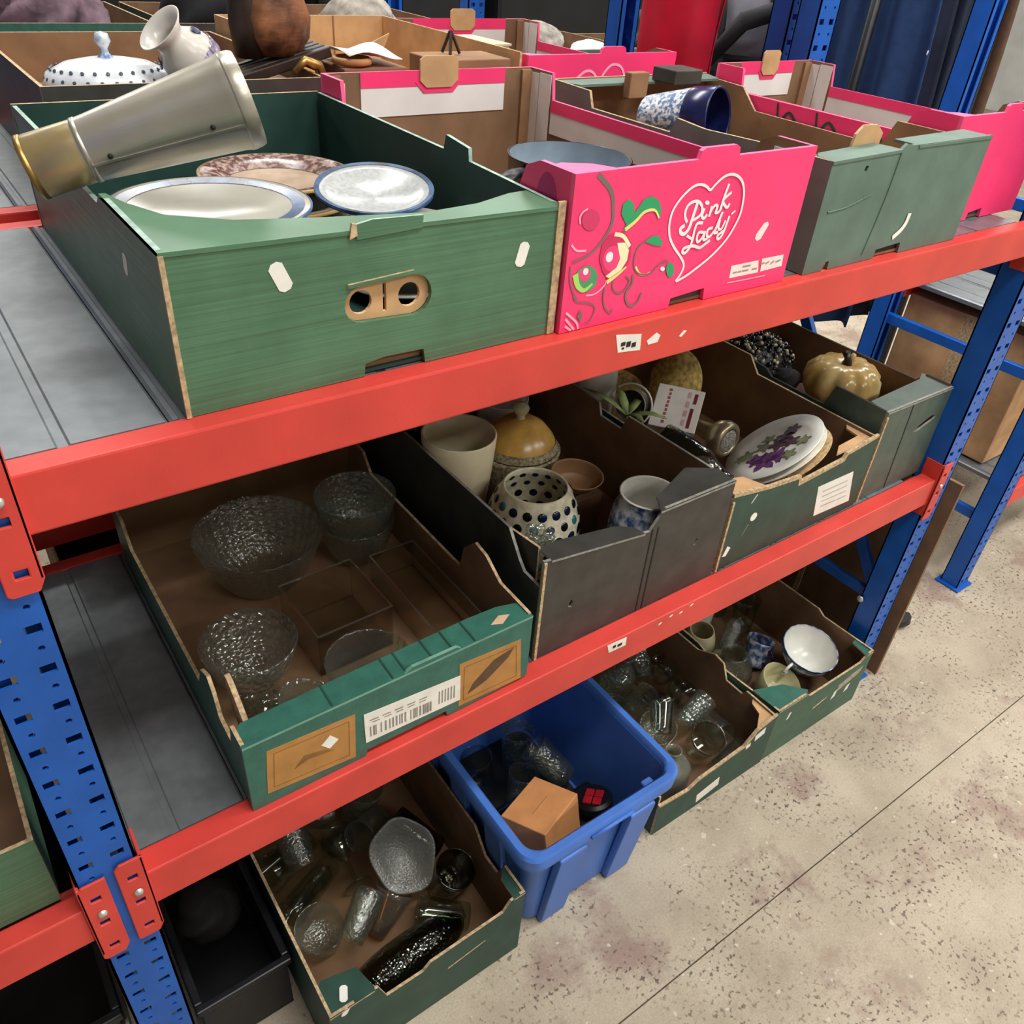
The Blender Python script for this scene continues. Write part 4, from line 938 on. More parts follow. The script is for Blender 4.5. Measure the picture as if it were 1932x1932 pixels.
pd = Vector((-.43, .45, .82)).normalized()
def flat_plate(label, loc, a, b_, m, group, ex=None):
    root = thing('plate', label, 'plate', group=group)
    MB().lathe([(0, 0), (a * .7, 0), (a, .007), (a * .995, .009), (a * .72, .004), (0, .004)], 56, sx=1, sy=b_ / a).build('body', m, root, smooth=True)
    if ex: ex(root, a, .005)
    ax_ = Vector((.854, -.269, .439)); ax_ = (ax_ - pd * ax_.dot(pd)).normalized(); ay_ = pd.cross(ax_)
    root.matrix_world = basis(loc, ax_, ay_, pd); return root
pc = Vector((1.300, .806, .780))
flat_plate('plate with purple flowers, topmost of the tilted stack in the dark green tray', pc + pd * .012, .104, .098, WHITEG, 'floral plates', flowers)
flat_plate('white plate directly under the purple floral plate', pc - pd * .002, .104, .098, CERAM('ivory_glaze', '#cfcabb'), 'floral plates')
flat_plate('tan round cork mat under the tilted floral plates', pc - pd * .016 + Vector((.014, .0, -.002)), .100, .096, mat('cork', '#b79a70', .85, var=.15, vscale=120, bump=.3), None)
for k in range(2):
    o = tag(MB().box(-.07, .07, -.05, .05, 0, .022).build('boxed_coaster', mat('grey_carton', '#6a6258', .7), None, bevel=.002), ('grey carton propping up the oval plates, bottom one', 'grey carton propping up the oval plates, middle one', 'grey carton propping up the oval plates, upper one')[k], 'carton'); o.location = (1.376 - .002 * k, .874, zG + .0225 * k)
wb_ = thing('gift_box', 'white cardboard gift box with red lettering, tilted in the dark green tray', 'box')
# box spanned by four measured corners of its printed face
c0 = Vector((1.1625, 1.0268, .8725)); ux = Vector((.0648, -.0683, -.0059)); uy = Vector((-.0628, -.0444, -.0563)); nz = ux.cross(uy).normalized()
if nz.y > 0: nz = -nz
v = []; 
for dpth in (0, -.045):
    for a, b_ in ((0, 0), (1, 0), (1, 1), (0, 1)): v.append(tuple(c0 + ux * a + uy * b_ + nz * dpth))
MB().add(v, [(0, 1, 2, 3), (7, 6, 5, 4), (0, 4, 5, 1), (1, 5, 6, 2), (2, 6, 7, 3), (3, 7, 4, 0)]).build('body', mat('white_carton', '#d3cec6', .6, var=.03), wb_, bevel=.0015)
REDINK = mat('maroon_ink', '#6d1228', .6); FAINT = mat('pale_red_ink', '#c59aa0', .6)
def inkq(u0, v0, u1, v1, m):
    p = [c0 + ux * a + uy * b_ + nz * .0006 for a, b_ in ((u0, v0), (u1, v0), (u1, v1), (u0, v1))]
    MB().add([tuple(q) for q in p], [(0, 1, 2, 3)]).build('printed_lettering', m, wb_)
inkq(.80, .10, .87, .34, REDINK); inkq(.78, .45, .85, .92, REDINK)
for k in range(4): inkq(.66 + .0 * k, .08 + .22 * k, .73, .22 + .22 * k, FAINT)
for k in range(9): inkq(.25 + .012 * (k % 2), .08 + .095 * k, .31, .145 + .095 * k, mat('red_ink', '#9a4a52', .6))
PEWTER = mat('champagne_metal', '#a79b80', .32, metal=.75, var=.08)
vessel('hand_bell', 'champagne metal ornament with a domed flared mouth, by the floral plates', 'ornament', [(0, 0), (.010, 0), (.016, .012), (.020, .05), (.034, .062), (.040, .078), (.038, .092), (.030, .098), (.026, .094), (.022, .086), (0, .082)], PEWTER, (1.252, .985, .768), d=(.05, -.95, .06), n=40, parts=lambda r: MB().lathe([(0, .099), (.020, .097), (.024, .0945)], 24).build('filling', mat('grey_gravel', '#8b8680', .8, var=.3, vscale=300, bump=1), r))
STRAW = mat('straw', '#9a7d43', .85, var=.25, vscale=60, bump=.6, bscale=40); PLUSH = mat('yellow_plush', '#b59a58', .9, var=.2, vscale=90, bump=.5, bscale=120)
crumple('straw_bundle', 'bundle of golden straw at the back of the dark green tray', 'straw bundle', (1.205, 1.195, zG), .075, STRAW, 8, .95, amp=.25)
crumple('soft_toy', 'yellow plush toy at the back right of the dark green tray', 'soft toy', (1.315, 1.115, zG + .0), .058, PLUSH, 9, 1.75, amp=.18)
vessel('white_vase', 'white ceramic vase at the back left of the dark green tray', 'vase', cup_prof(.03, .045, .225, .004, belly=lambda f: .032 + .019 * math.sin(f * 2.4)), WHITEG, (1.105, 1.150, zG), n=40)
TIN = mat('dull_tin', '#8f8b82', .4, metal=.6)
mg = thing('tin_mug', 'grey tin mug with a wire handle, left of the white gift box', 'mug')
MB().lathe(cup_prof(.030, .032, .075, .002), 36).build('body', TIN, mg, smooth=True)
for z_ in (.015, .03, .045): MB().lathe([(.0322, z_ - .003), (.0336, z_), (.0322, z_ + .003)], 36).build('ridge', TIN, mg, smooth=True)
MB().tube([(.044 * math.cos(a), .044 * math.sin(a), .068) for a in [2 * math.pi * k / 24 for k in range(25)]], .002, 6).build('ring', WHITEG, mg, smooth=True)
mg.matrix_world = aim((1.150, 1.062, .806), (-.62, -.40, .35))
LEAF = mat('sage_leaf', '#7b8a52', .6, var=.15, vscale=40)
sp_ = thing('artificial_sprig', 'pale green artificial sprig leaning on the black tray wall', 'plant', (1.088, .985, .822))
for k, (dx, dy, dz, l) in enumerate(((-.05, .06, .035, .10), (.03, -.05, .01, .08), (.06, .03, .0, .09), (-.02, -.06, .02, .075), (.02, .06, .03, .07))):
    d_ = Vector((dx, dy, dz)).normalized(); s_ = d_.cross(Vector((0, 0, 1))).normalized()
    P_ = [tuple(s_ * w * .009 * sg + d_ * l * t + Vector((0, 0, .01 * math.sin(t * 3)))) for t, w in ((0, .3), (.3, 1), (.6, .9), (1, .1)) for sg in (-1, 1)]
    MB().add(P_, [(0, 1, 3, 2), (2, 3, 5, 4), (4, 5, 7, 6)]).build('leaf', LEAF, sp_, solid=.001, smooth=True)
MB().tube([(0, 0, -.12), (.004, .0, -.06), (0, 0, .004)], .0025, 6).build('stem', LEAF, sp_, smooth=True)
vessel('glass_vase', 'clear glass bottle lying at the left front of the dark green tray', 'bottle', cup_prof(.028, .03, .16, .003, belly=lambda f: .03 if f < .6 else .03 - .016 * min(1, (f - .6) / .25)), GLD, (1.100, .955, .790), d=(.30, -.95, -.25), n=36)
for k in range(2): crumple('packing_paper', ('crumpled brown packing paper under the glass bottle', 'crumpled brown packing paper under the gift box')[k], 'packing paper', ((1.10, .86, zG), (1.19, 1.02, zG))[k], (.055, .052)[k], KRAFT, 30 + k, .8, amp=.25)
# --- box H: pumpkin and beaded cloth
PUMP = CERAM('pumpkin_glaze', '#c09a50', var=.25, vscale=16, col2='#dcc488', rough=.2); BROWNK = CERAM('stem_brown', '#2a1c14', rough=.3)
pk = thing('ceramic_pumpkin', 'glazed yellow ceramic pumpkin with brown stalk in the box at the right end', 'ornament', (1.592, .888, LOW + .1200))
MB().lathe([(0, 0), (.045, .002), (.070, .017), (.085, .044), (.081, .072), (.062, .092), (.034, .099), (.010, .093), (0, .090)], 90, wob=lambda a, i: 1 - .10 * abs(math.sin(5 * a)) ** 3 if i > 0 else 1).build('body', PUMP, pk, smooth=True)
MB().tube([(0, 0, .088), (-.004, -.002, .102), (-.010, -.002, .112), (-.006, .006, .119)], [.013, .009, .007, .009], 10).build('stalk', BROWNK, pk, smooth=True)
MB().tube([(.012, .002, .096), (.024, .004, .106), (.034, .012, .104)], [.006, .006, .003], 8).build('tendril', PUMP, pk, smooth=True)
for k in range(2): tag(MB().box(1.50, 1.70, .78, .99, LOW + .0072 + .056 * k, LOW + .062 + .056 * k).build('carton', KRAFT_DK, None, bevel=.002), ('brown carton under the pumpkin, lower one', 'brown carton directly under the pumpkin')[k], 'carton')
SEQ = mat('black_sequins', '#0d0d11', .22, var=.3, vscale=260, col2='#8e8f86', lo=.6, hi=.72, bump=1.0, bscale=260)
BEADCLOTH = crumple('beaded_cloth', 'heap of black glittering beaded cloth behind the pumpkin', 'cloth', (1.588, 1.125, LOW + .0070), .095, SEQ, 12, .92, n=34, amp=.28)
crumple('beaded_cloth', 'smaller heap of dark plum cloth at the left of the pumpkin', 'cloth', (1.512, .965, LOW + .131), .030, mat('plum_cloth', '#20151a', .8, var=.3), 13, .8, amp=.3)
# ------------------------------------------------------------------ blue plastic bin and floor trays' contents
BINB = mat('blue_plastic', '#4674c6', .42, var=.04, vscale=12)
bn = thing('plastic_bin', 'blue plastic storage bin on the floor, beneath the lower shelf', 'storage bin', (.742, .812, 0))
def rrect(hx, hy, r, n=6):
    out = []
    for cx, cy, a0 in ((hx - r, hy - r, 0), (-hx + r, hy - r, 90), (-hx + r, -hy + r, 180), (hx - r, -hy + r, 270)):
        for k in range(n + 1):
            a = R(a0 + 90 * k / n); out.append((cx + r * math.cos(a), cy + r * math.sin(a)))
    return out
def loft(b, rings, cap0=False, cap1=False, mi=0):
    n = len(rings[0]); v = [p for rg in rings for p in rg]; f = []
    for i in range(len(rings) - 1):
        for k in range(n): f.append((i * n + k, i * n + (k + 1) % n, (i + 1) * n + (k + 1) % n, (i + 1) * n + k))
    if cap0: f.append(tuple(range(n))[::-1])
    if cap1: f.append(tuple((len(rings) - 1) * n + k for k in range(n)))
    return b.add(v, f, None, mi)
ring = lambda hx, hy, r, z: [(x, y, z) for x, y in rrect(hx, hy, r)]
loft(MB(), [ring(.138, .195, .03, .004), ring(.145, .202, .03, .012), ring(.172, .226, .032, .285), ring(.168, .222, .032, .285), ring(.141, .198, .03, .014)], True, True).build('body', BINB, bn, smooth=True, autos=35)
loft(MB(), [ring(.171, .225, .032, .262), ring(.188, .242, .04, .266), ring(.190, .244, .04, .296), ring(.186, .240, .04, .302), ring(.174, .228, .034, .302), ring(.169, .223, .032, .296), ring(.169, .223, .032, .270)]).build('rim', BINB, bn, smooth=True, autos=45)
for sx_ in (-.085, .085):
    MB().plate([(-.030, .006), (.030, .006), (.032, .262), (-.032, .262)], (), .016, basis((sx_, -.2005, 0), (1, 0, 0), (0, -.11, .994), (0, -1, -.11)), (0, 0, 0)).build('rib', BINB, bn, bevel=.005)
for sy_ in (-.12, 0, .12):
    for sg in (-1, 1): MB().plate([(-.025, .006), (.025, .006), (.027, .262), (-.027, .262)], (), .012, basis((sg * .1435, sy_, 0), (0, 1, 0), (sg * .105, 0, .994), (sg, 0, -.105 * sg)), (0, 0, 0)).build('rib', BINB, bn, bevel=.004)
MB().tube([(-.05, -.246, .282), (.05, -.246, .282)], .004, 8).build('grip', BINB, bn, smooth=True)
MB().box(.105, .13, -.222, -.205, .255, .285).build('clip', BINB, bn, bevel=.004)
zB = .0185
binl = tag(MB().plate(rrect(.134, .190, .03), (), .0016, Matrix.Translation((.742, .812, .0146)), (0, 0, 0)).build('bin_darkener', INK, None), 'added black liner lying in the bottom of the blue bin', 'darkener')  # added black sheet, darkens the bright bin bottom
ob = thing('carton', 'small orange-tan carton standing tilted in the blue bin', 'carton', (.690, .672, .085), rot=(R(-14), R(4), R(20)))
MB().box(-.062, .060, -.050, .052, 0, .135).build('body', mat('orange_tan_card', '#c98a55', .7, var=.04), ob, bevel=.002)
MB().box(-.030, .026, -.0006, .0006, .135, .1354).build('print', KRAFT, ob)
st_ = tag(MB().box(-.065, .045, -.05, .05, 0, .052).build('cloth_bundle', mat('navy_cloth', '#10131f', .9, var=.2), None, bevel=.015), 'dark navy folded cloth at the bottom of the blue bin', 'cloth'); st_.location = (.695, .688, zB)
tr = thing('plastic_toy', 'red and black toy in the front right of the blue bin', 'toy', (.822, .690, .110), rot=(R(-15), R(10), R(35)))
MB().lathe([(0, 0), (.034, 0), (.040, .006), (.040, .022), (.034, .028), (0, .028)], 32).build('base', DARKP, tr, smooth=True, autos=40)
for x_, y_ in ((-.018, .0), (.004, .0), (-.018, -.02), (.004, -.02)): MB().box(x_ - .010, x_ + .010, y_ - .001, y_ + .017, .028, .034).build('red_panel', mat('red_plastic', '#b3202a', .3), tr, bevel=.002)
s2 = tag(MB().box(-.05, .05, -.055, .055, 0, .092).build('black_case', DARKP, None, bevel=.012), 'black case under the red toy in the blue bin', 'case'); s2.location = (.818, .700, zB)
def tumbler(label, loc, r, h, d, m=GL, taper=.8, name='drinking_glass', cat='glass', group=None, wob=None, n=36):
    return vessel(name, label, cat, cup_prof(r * taper, r, h, .0025, k=6), m, loc, d=d, n=n, wob=wob, group=group)
def goblet(label, loc, r, h, d, m=GL, group=None, name='wine_glass'):
    pr = [(0, 0), (r * .85, 0), (r * .86, .0025), (r * .2, .006), (.0045, .012), (.004, h * .42), (.008, h * .47), (r * .75, h * .62), (r, h * .82), (r * .92, h), (r * .9, h), (r * .97, h * .82), (r * .7, h * .63), (0, h * .5)]
    return vessel(name, label, 'glass', pr, m, loc, d=d, n=36, group=group)
def bottle(label, loc, r, h, d, m=GL, group=None, name='glass_bottle', stopper=None):
    def pp(rt):
        if stopper: MB().lathe([(0, h - .01), (r * .3, h - .008), (r * .3, h + .012), (r * .42, h + .02), (r * .36, h + .034), (0, h + .038)], 20).build('stopper', stopper, rt, smooth=True)
    return vessel(name, label, 'bottle', [(0, 0), (r * .95, 0), (r, .004), (r, h * .58), (r * .85, h * .68), (r * .38, h * .80), (r * .36, h * .95), (r * .42, h), (r * .34, h), (r * .30, h * .80), (r * .8, h * .67), (r * .93, h * .57), (r * .93, .008), (0, .008)], m, loc, d=d, n=36, group=group, parts=pp)
tumbler('clear ribbed glass lying in the middle of the blue bin', (.830, .830, .062), .036, .10, (-.35, .6, .5), GLP)
tumbler('clear cut-glass tumbler at the back of the blue bin', (.800, .925, zB), .038, .10, (.1, .1, 1), GLC)
tumbler('clear glass standing at the back left of the blue bin', (.690, .905, zB), .036, .11, (-.1, .15, 1), GL)
bottle('dark glass bottle lying along the left side of the blue bin', (.650, .800, .050), .030, .16, (.1, .9, .15), GLD)
tumbler('small glass between the carton and the back glasses in the blue bin', (.745, .835, zB), .033, .085, (.2, .1, 1), GLP)
crumple('dark_cloth', 'dark cloth in the far end of the blue bin', 'cloth', (.752, .955, zB + .002), .045, mat('black_cloth', '#0c0d12', .9), 17, .5, amp=.25)

# tray I
zI = .0055
dI = Vector((-.30, -.62, .55))
def wavy(an, i): return 1 + .035 * math.sin(5 * an + .6) + .02 * math.sin(3 * an)
vessel('glass_dish', 'frosted glass dish with wavy rim, leaning upright in the floor tray', 'dish', [(0, 0), (.022, 0), (.034, .006), (.052, .030), (.066, .046), (.068, .049), (.064, .049), (.050, .035), (.030, .012), (0, .007)], GLM, (.452, .835, .100), d=dI, n=80, wob=wavy, sx=.92, sy=1.12, rz=R(15))
vessel('amber_goblet', 'amber glass goblet under the frosted dish', 'glass', cup_prof(.018, .040, .085, .003), GLY, (.392, .742, .012), d=(.5, .3, .45), n=36)
vessel('glass_dish', 'long oval hammered-glass dish across the front of the floor tray', 'dish', [(0, .052), (.03, .050), (.055, .040), (.066, .018), (.069, 0), (.066, .0), (.062, .018), (.052, .037), (.028, .046), (0, .048)], glass('hammered_green_glass', tint='#a3ad96', base=.05, bump=.4, bscale=170, voro=True, rough=.08), (.352, .650, .075), sx=1.9, sy=.62, rz=R(4), n=72, d=(.0, -.35, .94))
for k, (lab_, loc, r_, h_, d_, m_) in enumerate((
        ('smooth clear glass tumbler lying by the left wall of the floor tray', (.292, .985, .045), .042, .11, (-.85, -.35, .12), GL),
        ('ribbed clear glass lying behind the smooth tumbler', (.395, 1.02, .040), .036, .12, (-.65, -.6, .2), GLP),
        ('cut-glass tumbler at the back of the floor tray', (.430, 1.00, .012), .042, .11, (.15, -.1, 1), GLC),
        ('clear glass lying in the back right of the floor tray', (.535, .945, .045), .036, .12, (-.55, -.65, .25), GLP),
        ('round clear glass in the left front of the floor tray', (.258, .800, .010), .046, .075, (-.1, -.2, 1), GLP),
        ('thin clear glass lying across the middle of the floor tray', (.335, .905, .032), .030, .13, (-.8, -.45, .1), GL),
        ('smoky glass on the right side of the floor tray', (.505, .760, .012), .040, .10, (.1, -.3, 1), GLD),
        ('clear glass lying in the right front of the floor tray', (.515, .690, .040), .032, .10, (-.75, .5, .15), GL))):
    tumbler(lab_, loc, r_, h_, d_, m_)
goblet('stemmed glass on its side left of the frosted dish', (.285, .855, .040), .034, .13, (.75, -.55, .12))

# tray J
zJ = .0055
for lab_, f_, loc, r_, h_, d_, m_ in (
        ('large glass jar with a pale base, front of the dark green floor tray', 'b', (1.060, .690, .012), .048, .12, (.05, .06, 1), glass('yellowish_glass', tint='#d6d2b2', base=.08, bump=.4, bscale=60, whiten=.12)),
        ('shiny clear tumbler at the right front of the dark green floor tray', 'g', (1.205, .720, .020), .040, .10, (-.2, -.35, .9), GL),
        ('clear glass lying behind the front wall of the dark green floor tray', 'g', (1.215, .668, .034), .026, .09, (-.9, -.2, .1), GLP),
        ('round glass ashtray shape in the middle of the dark green floor tray', 'd', (1.130, .800, .045), .046, .05, (-.2, -.25, .9), GLP),
        ('tall wine glass lying along the right wall of the dark green floor tray', 'w', (1.270, .960, .040), .036, .17, (-.25, -.95, .15), GL),
        ('second wine glass beside it in the dark green floor tray', 'w', (1.200, .985, .040), .036, .16, (-.15, -.95, .12), GL),
        ('crystal jug shape at the back of the dark green floor tray', 'b', (1.130, .965, .010), .044, .15, (.1, -.1, 1), GLC),
        ('small cut-glass tumbler next to the bin rim', 'g', (1.045, .880, .012), .038, .095, (.1, .1, 1), GLC),
        ('patterned glass at the back left of the dark green floor tray', 'g', (1.040, 1.000, .012), .038, .11, (0, .1, 1), GLC),
        ('small glass between the wine glasses and the ashtray', 'g', (1.150, .885, .030), .032, .08, (.3, -.3, .8), GLP),
        ('glass tumbler at the far end of the dark green floor tray', 'g', (1.190, 1.100, .012), .038, .11, (0, 0, 1), GLP)):
    if f_ == 'b': bottle(lab_, loc, r_, h_, d_, m_, name='glass_jar')
    elif f_ == 'w': goblet(lab_, loc, r_, h_, d_, m_)
    elif f_ == 'd': vessel('glass_ashtray', lab_, 'dish', cup_prof(r_ * .8, r_, h_, .006), m_, loc, d=d_, n=48)
    else: tumbler(lab_, loc, r_, h_, d_, m_)
random.seed(9)
JW = ('by the bin', 'in the middle', 'by the right wall')
for k, (x, y, z, r_, h_, m_) in enumerate(((1.02, .79, .075, .034, .09, GLP), (1.09, .76, .10, .030, .085, GL), (1.17, .77, .085, .030, .09, GLC), (1.26, .80, .012, .034, .10, GLP), (1.26, .86, .075, .028, .09, GL), (1.08, .90, .085, .032, .085, GLP), (1.23, .91, .085, .030, .08, GLC), (1.13, 1.03, .09, .032, .09, GLP), (1.02, .93, .10, .028, .08, GL))):
    a = random.uniform(0, 6.28)
    tumbler(('short ribbed glass tipped against the bin side', 'little clear glass above the big jar', 'little cut glass over the ashtray', 'upright ribbed glass by the cardboard flap', 'clear shot glass by the right wall', 'ribbed glass resting on the crystal jug', 'tilted cut glass near the wine glasses', 'ribbed glass on top at the far end', 'small clear glass near the bin rim')[k] + ', dark green floor tray', (x, y, z), r_, h_, (.8 * math.cos(a), .8 * math.sin(a), random.uniform(.1, .6)), m_)
for k, (x, y, z, r_, h_, m_) in enumerate(((.345, .965, .075, .032, .10, GLC), (.47, .955, .075, .034, .09, GLP), (.245, .90, .075, .034, .10, GLP), (.30, .74, .07, .030, .09, GLP), (.53, .84, .02, .034, .11, GLD))):
    a = random.uniform(0, 6.28)
    tumbler(('cut glass resting on the ribbed glasses', 'ribbed glass at the back behind the frosted dish', 'ribbed glass against the left wall', 'ribbed glass just behind the oval dish', 'smoky glass along the right wall')[k] + ', left floor tray', (x, y, z), r_, h_, (.8 * math.cos(a), .8 * math.sin(a), random.uniform(.1, .5)), m_)
# tray K
zK = .0055
def handle(r, rad, z0, z1, m, a=0.0, w=.004):
    pts = [(rad * math.cos(a), rad * math.sin(a), z1), ((rad + .018) * math.cos(a), (rad + .018) * math.sin(a), z1 - .004), ((rad + .024) * math.cos(a), (rad + .024) * math.sin(a), (z0 + z1) / 2), ((rad + .012) * math.cos(a), (rad + .012) * math.sin(a), z0 + .004), ((rad - .004) * math.cos(a), (rad - .004) * math.sin(a), z0)]
    return MB().tube(smooth_line(pts, 4), w, 8).build('handle', m, r, smooth=True)
def bowlparts(r):
    MB().lathe([(.0705, .078), (.066, .060), (.050, .030), (.028, .012), (0, .010)], 48).build('lining', WHITEG, r, smooth=True)
    MB().lathe([(.0722, .079), (.0735, .0765), (.0722, .074)], 48).build('rim_line', NAVY, r, smooth=True)
    handle(r, .072, .03, .07, WHITEG, R(200))
vessel('teacup', 'large white cup with a blue printed rim, right front of the crockery tray', 'cup', [(0, 0), (.03, 0), (.032, .006), (.052, .025), (.068, .055), (.0725, .079), (.0715, .0805), (.070, .079)], WILLOW, (1.610, .760, .062), d=(-.06, -.22, .95), n=48, parts=bowlparts)
vessel('ramekin', 'cream ramekin tilted at the front of the crockery tray', 'dish', [(0, 0), (.040, 0), (.044, .004), (.055, .060), (.0535, .0615), (.0515, .060), (.041, .008), (0, .006)], CERAM('cream_green_glaze', '#b3ae86', var=.06), (1.472, .738, .040), d=(.12, -.34, .9), n=44)
vessel('mug', 'blue and white mug behind the large cup', 'mug', cup_prof(.030, .038, .075, .003), WILLOW, (1.535, .842, .020), d=(.3, .1, .9), n=40, parts=lambda r: handle(r, .034, .02, .06, NAVY, R(150)))
vessel('globe_vase', 'round clear glass globe vase in the middle of the crockery tray', 'vase', [(0, 0), (.03, 0), (.05, .015), (.060, .05), (.052, .085), (.034, .104), (.034, .115), (.031, .115), (.031, .102), (.049, .083), (.057, .05), (.047, .018), (0, .006)], GLP, (1.500, .900, .012), n=48)
vessel('cream_jug', 'cream pottery jug at the left of the crockery tray', 'jug', cup_prof(.030, .036, .12, .004, belly=lambda f: .032 + .014 * math.sin(f * 3.1)), CERAM('pale_cream_glaze', '#b8b290', var=.08), (1.420, .955, .010), d=(-.1, -.15, 1), n=40, parts=lambda r: handle(r, .036, .03, .10, CREAM, R(150)))
vessel('white_teapot', 'grey-white teapot at the back of the crockery tray', 'teapot', [(0, 0), (.04, 0), (.058, .03), (.060, .075), (.045, .115), (.022, .128), (.008, .132), (.012, .142), (0, .148)], CERAM('grey_white_glaze', '#b7bbb2'), (1.505, 1.050, .010), n=40, parts=lambda r: (handle(r, .055, .03, .10, WHITEG, R(100)), MB().tube([(.05, -.02, .05), (.08, -.035, .075), (.092, -.045, .105)], [.012, .009, .008], 10).build('spout', WHITEG, r, smooth=True)))
tumbler('clear glass lying left of the ramekin in the crockery tray', (1.405, .790, .036), .030, .11, (-.1, .95, .12), GLP)
tumbler('thin clear glass at the back right of the crockery tray', (1.625, .960, .010), .036, .10, (.1, .1, 1), GL)
tumbler('second thin clear glass at the back right of the crockery tray', (1.615, 1.045, .010), .036, .11, (-.1, .1, 1), GL)

# ------------------------------------------------------------------ behind the rack
bd = thing('brown_board', 'sheet of brown cardboard standing against the right end frame, behind the blue post', 'cardboard sheet', (1.817, .640, 0))
for y0, y1 in ((0, .30), (.306, .64)): MB().box(0, .010, y0, y1, .0, .625).build('sheet', KRAFT_DK, bd)
MB().box(-.002, .0, .295, .311, .02, .60).build('seam_tape', EDGE, bd)
crumple('scrap', 'black scrap of plastic on the floor behind the brown cardboard sheet', 'scrap', (2.06, .735, 0), .035, INK, 41, .5, amp=.4)

back = thing('shelving_rack', 'second steel shelving rack standing back to back behind the foreground rack', 'shelving rack')
for x in (-.058, 1.752):
    for y, fl_ in ((1.374, 1), (1.985, -1)): put_post(x, y, back, flip=fl_, holes=(x > 1), h=2.3)
for z, h in ((TOP, .06), (LOW + .07, .07)):
    beam(.010, 1.750, 1.362, z, h, back); beam(.010, 1.750, 1.980, z, h, back, flip=-1)
    deck(0, 1.750, 1.392, 1.952, z - .0005, back)
third = thing('shelving_rack', 'third steel shelving rack at the back of the hall, with crates and bags', 'shelving rack')
for x in (-.10, 1.70):
    for y in (2.60, 3.20): put_post(x, y, third, flip=1 if y < 3 else -1, holes=(y < 3 and x > 1), h=2.3)
for z in (1.17, .6):
    beam(-.03, 1.70, 2.60, z, .06, third); beam(-.03, 1.70, 3.195, z, .06, third, flip=-1); deck(-.02, 1.70, 2.63, 3.16, z - .0005, third)

# row two boxes
P2 = pink_box('pink apple box in the second row, behind the front pink box', 1.052, 1.440, 1.398, 1.945)
MB().ribbon(smooth_line([(.10, .085), (.11, .12), (.135, .142), (.155, .145), (.17, .135), (.178, .12), (.19, .14), (.21, .155), (.235, .15), (.25, .125), (.25, .10)], 4), .005, .005, basis((0, -.0006, 0), (1, 0, 0), (0, 0, 1), (0, 1, 0))).build('printed_heart', mat('ink_lp', PCOL['lp'], .5), P2.root)
bk_ = thing('book', 'cream coloured block-shaped book lying in the second row pink box', 'book', (1.085, 1.640, TOP + .0075), R(4))
MB().box(0, .10, 0, .14, .004, .150).build('pages', mat('book_pages', '#d8cdb4', .8, var=.04, vscale=60), bk_); MB().box(-.003, .104, -.003, .143, .150, .154).build('cover', mat('cream_cover', '#d9cba6', .6), bk_); MB().box(-.003, .104, -.003, .143, 0, .004).build('cover', mat('cream_cover', '#d9cba6', .6), bk_)
tag(MB().box(1.16, 1.40, 1.44, 1.62, TOP + .0075, TOP + .12).build('carton', KRAFT_DK, None, bevel=.002), 'brown carton inside the second row pink box', 'carton')
fr = thing('picture_frame', 'dark wooden picture easel poking up behind the front pink box tab', 'frame', (.93, 1.46, TOP + .17), R(20))
Q2 = Tray('kraft_box', 'plain brown cardboard box in the second row, left of the pink box', 'box', .652, 1.040, 1.398, 1.945, TOP, .180, KRAFT_LT, KRAFT_LT, left=[(.005, 0), (.54, 0), (.54, .18), (.40, .18), (.36, .12), (.005, .13)], front=[(0, 0), (.388, 0), (.388, .14), (0, .14)])
for u in (.13, .26): MB().box(u, u + .003, .540, .5415, 0, .18).build('crease', KRAFT, Q2.root)
MB().plate([(.10, .155), (.15, .175), (.09, .05), (.05, .03)], (), .004, basis((.12, .30, 0), (1, 0, 0), (0, 0, 1), (0, 1, 0)), (0, 0, 0)).build('flap', KRAFT_LT, Q2.root)
for p0, p1 in (((-.014, 0, 0), (.0, .01, .036)), ((.014, 0, 0), (.0, .01, .036)), ((0, .03, 0), (0, .012, .036))): MB().tube([p0, p1], .003, 6).build('leg', mat('dark_wood', '#2b1d16', .5, var=.2), fr)
tag(MB().box(.86, 1.02, 1.41, 1.51, TOP + .0075, TOP + .169).build('carton', KRAFT, None, bevel=.002), 'tall carton under the dark easel in the plain brown box', 'carton')
pp = tag(MB().grid(lambda u, v: (.69 + .10 * u, 1.41 + .11 * v, TOP + .168 + .006 * math.sin(u * 5 + v * 3)), 8, 8).build('paper', PAPER, None, smooth=True, solid=.001), 'white sheet of paper on top of the plain brown box contents', 'paper')
tag(MB().box(.68, .80, 1.41, 1.53, TOP + .0075, TOP + .160).build('carton', KRAFT_DK, None, bevel=.002), 'carton under the white sheet of paper', 'carton')
S2 = Tray('kraft_box', 'dark box in the second row behind the plates, holding a tureen and a floral vase', 'box', .215, .640, 1.398, 1.945, TOP, .150, BLACK, KRAFT)
Mfill = mat('packing', '#3a3029', .9, var=.2)
for k, (x0, x1, y0, y1, h) in enumerate(((.225, .42, 1.41, 1.62, .08), (.53, .63, 1.41, 1.62, .13), (.23, .62, 1.64, 1.93, .07), (.425, .525, 1.41, 1.60, .098))):
    tag(MB().box(x0, x1, y0, y1, TOP + .0075, TOP + h).build('carton', KRAFT_DK, None, bevel=.003), ('carton under the white lattice tureen', 'carton under the carved wooden ornament', 'wide low carton at the back of the dark box', 'carton under the tipped floral vase')[k], 'carton')
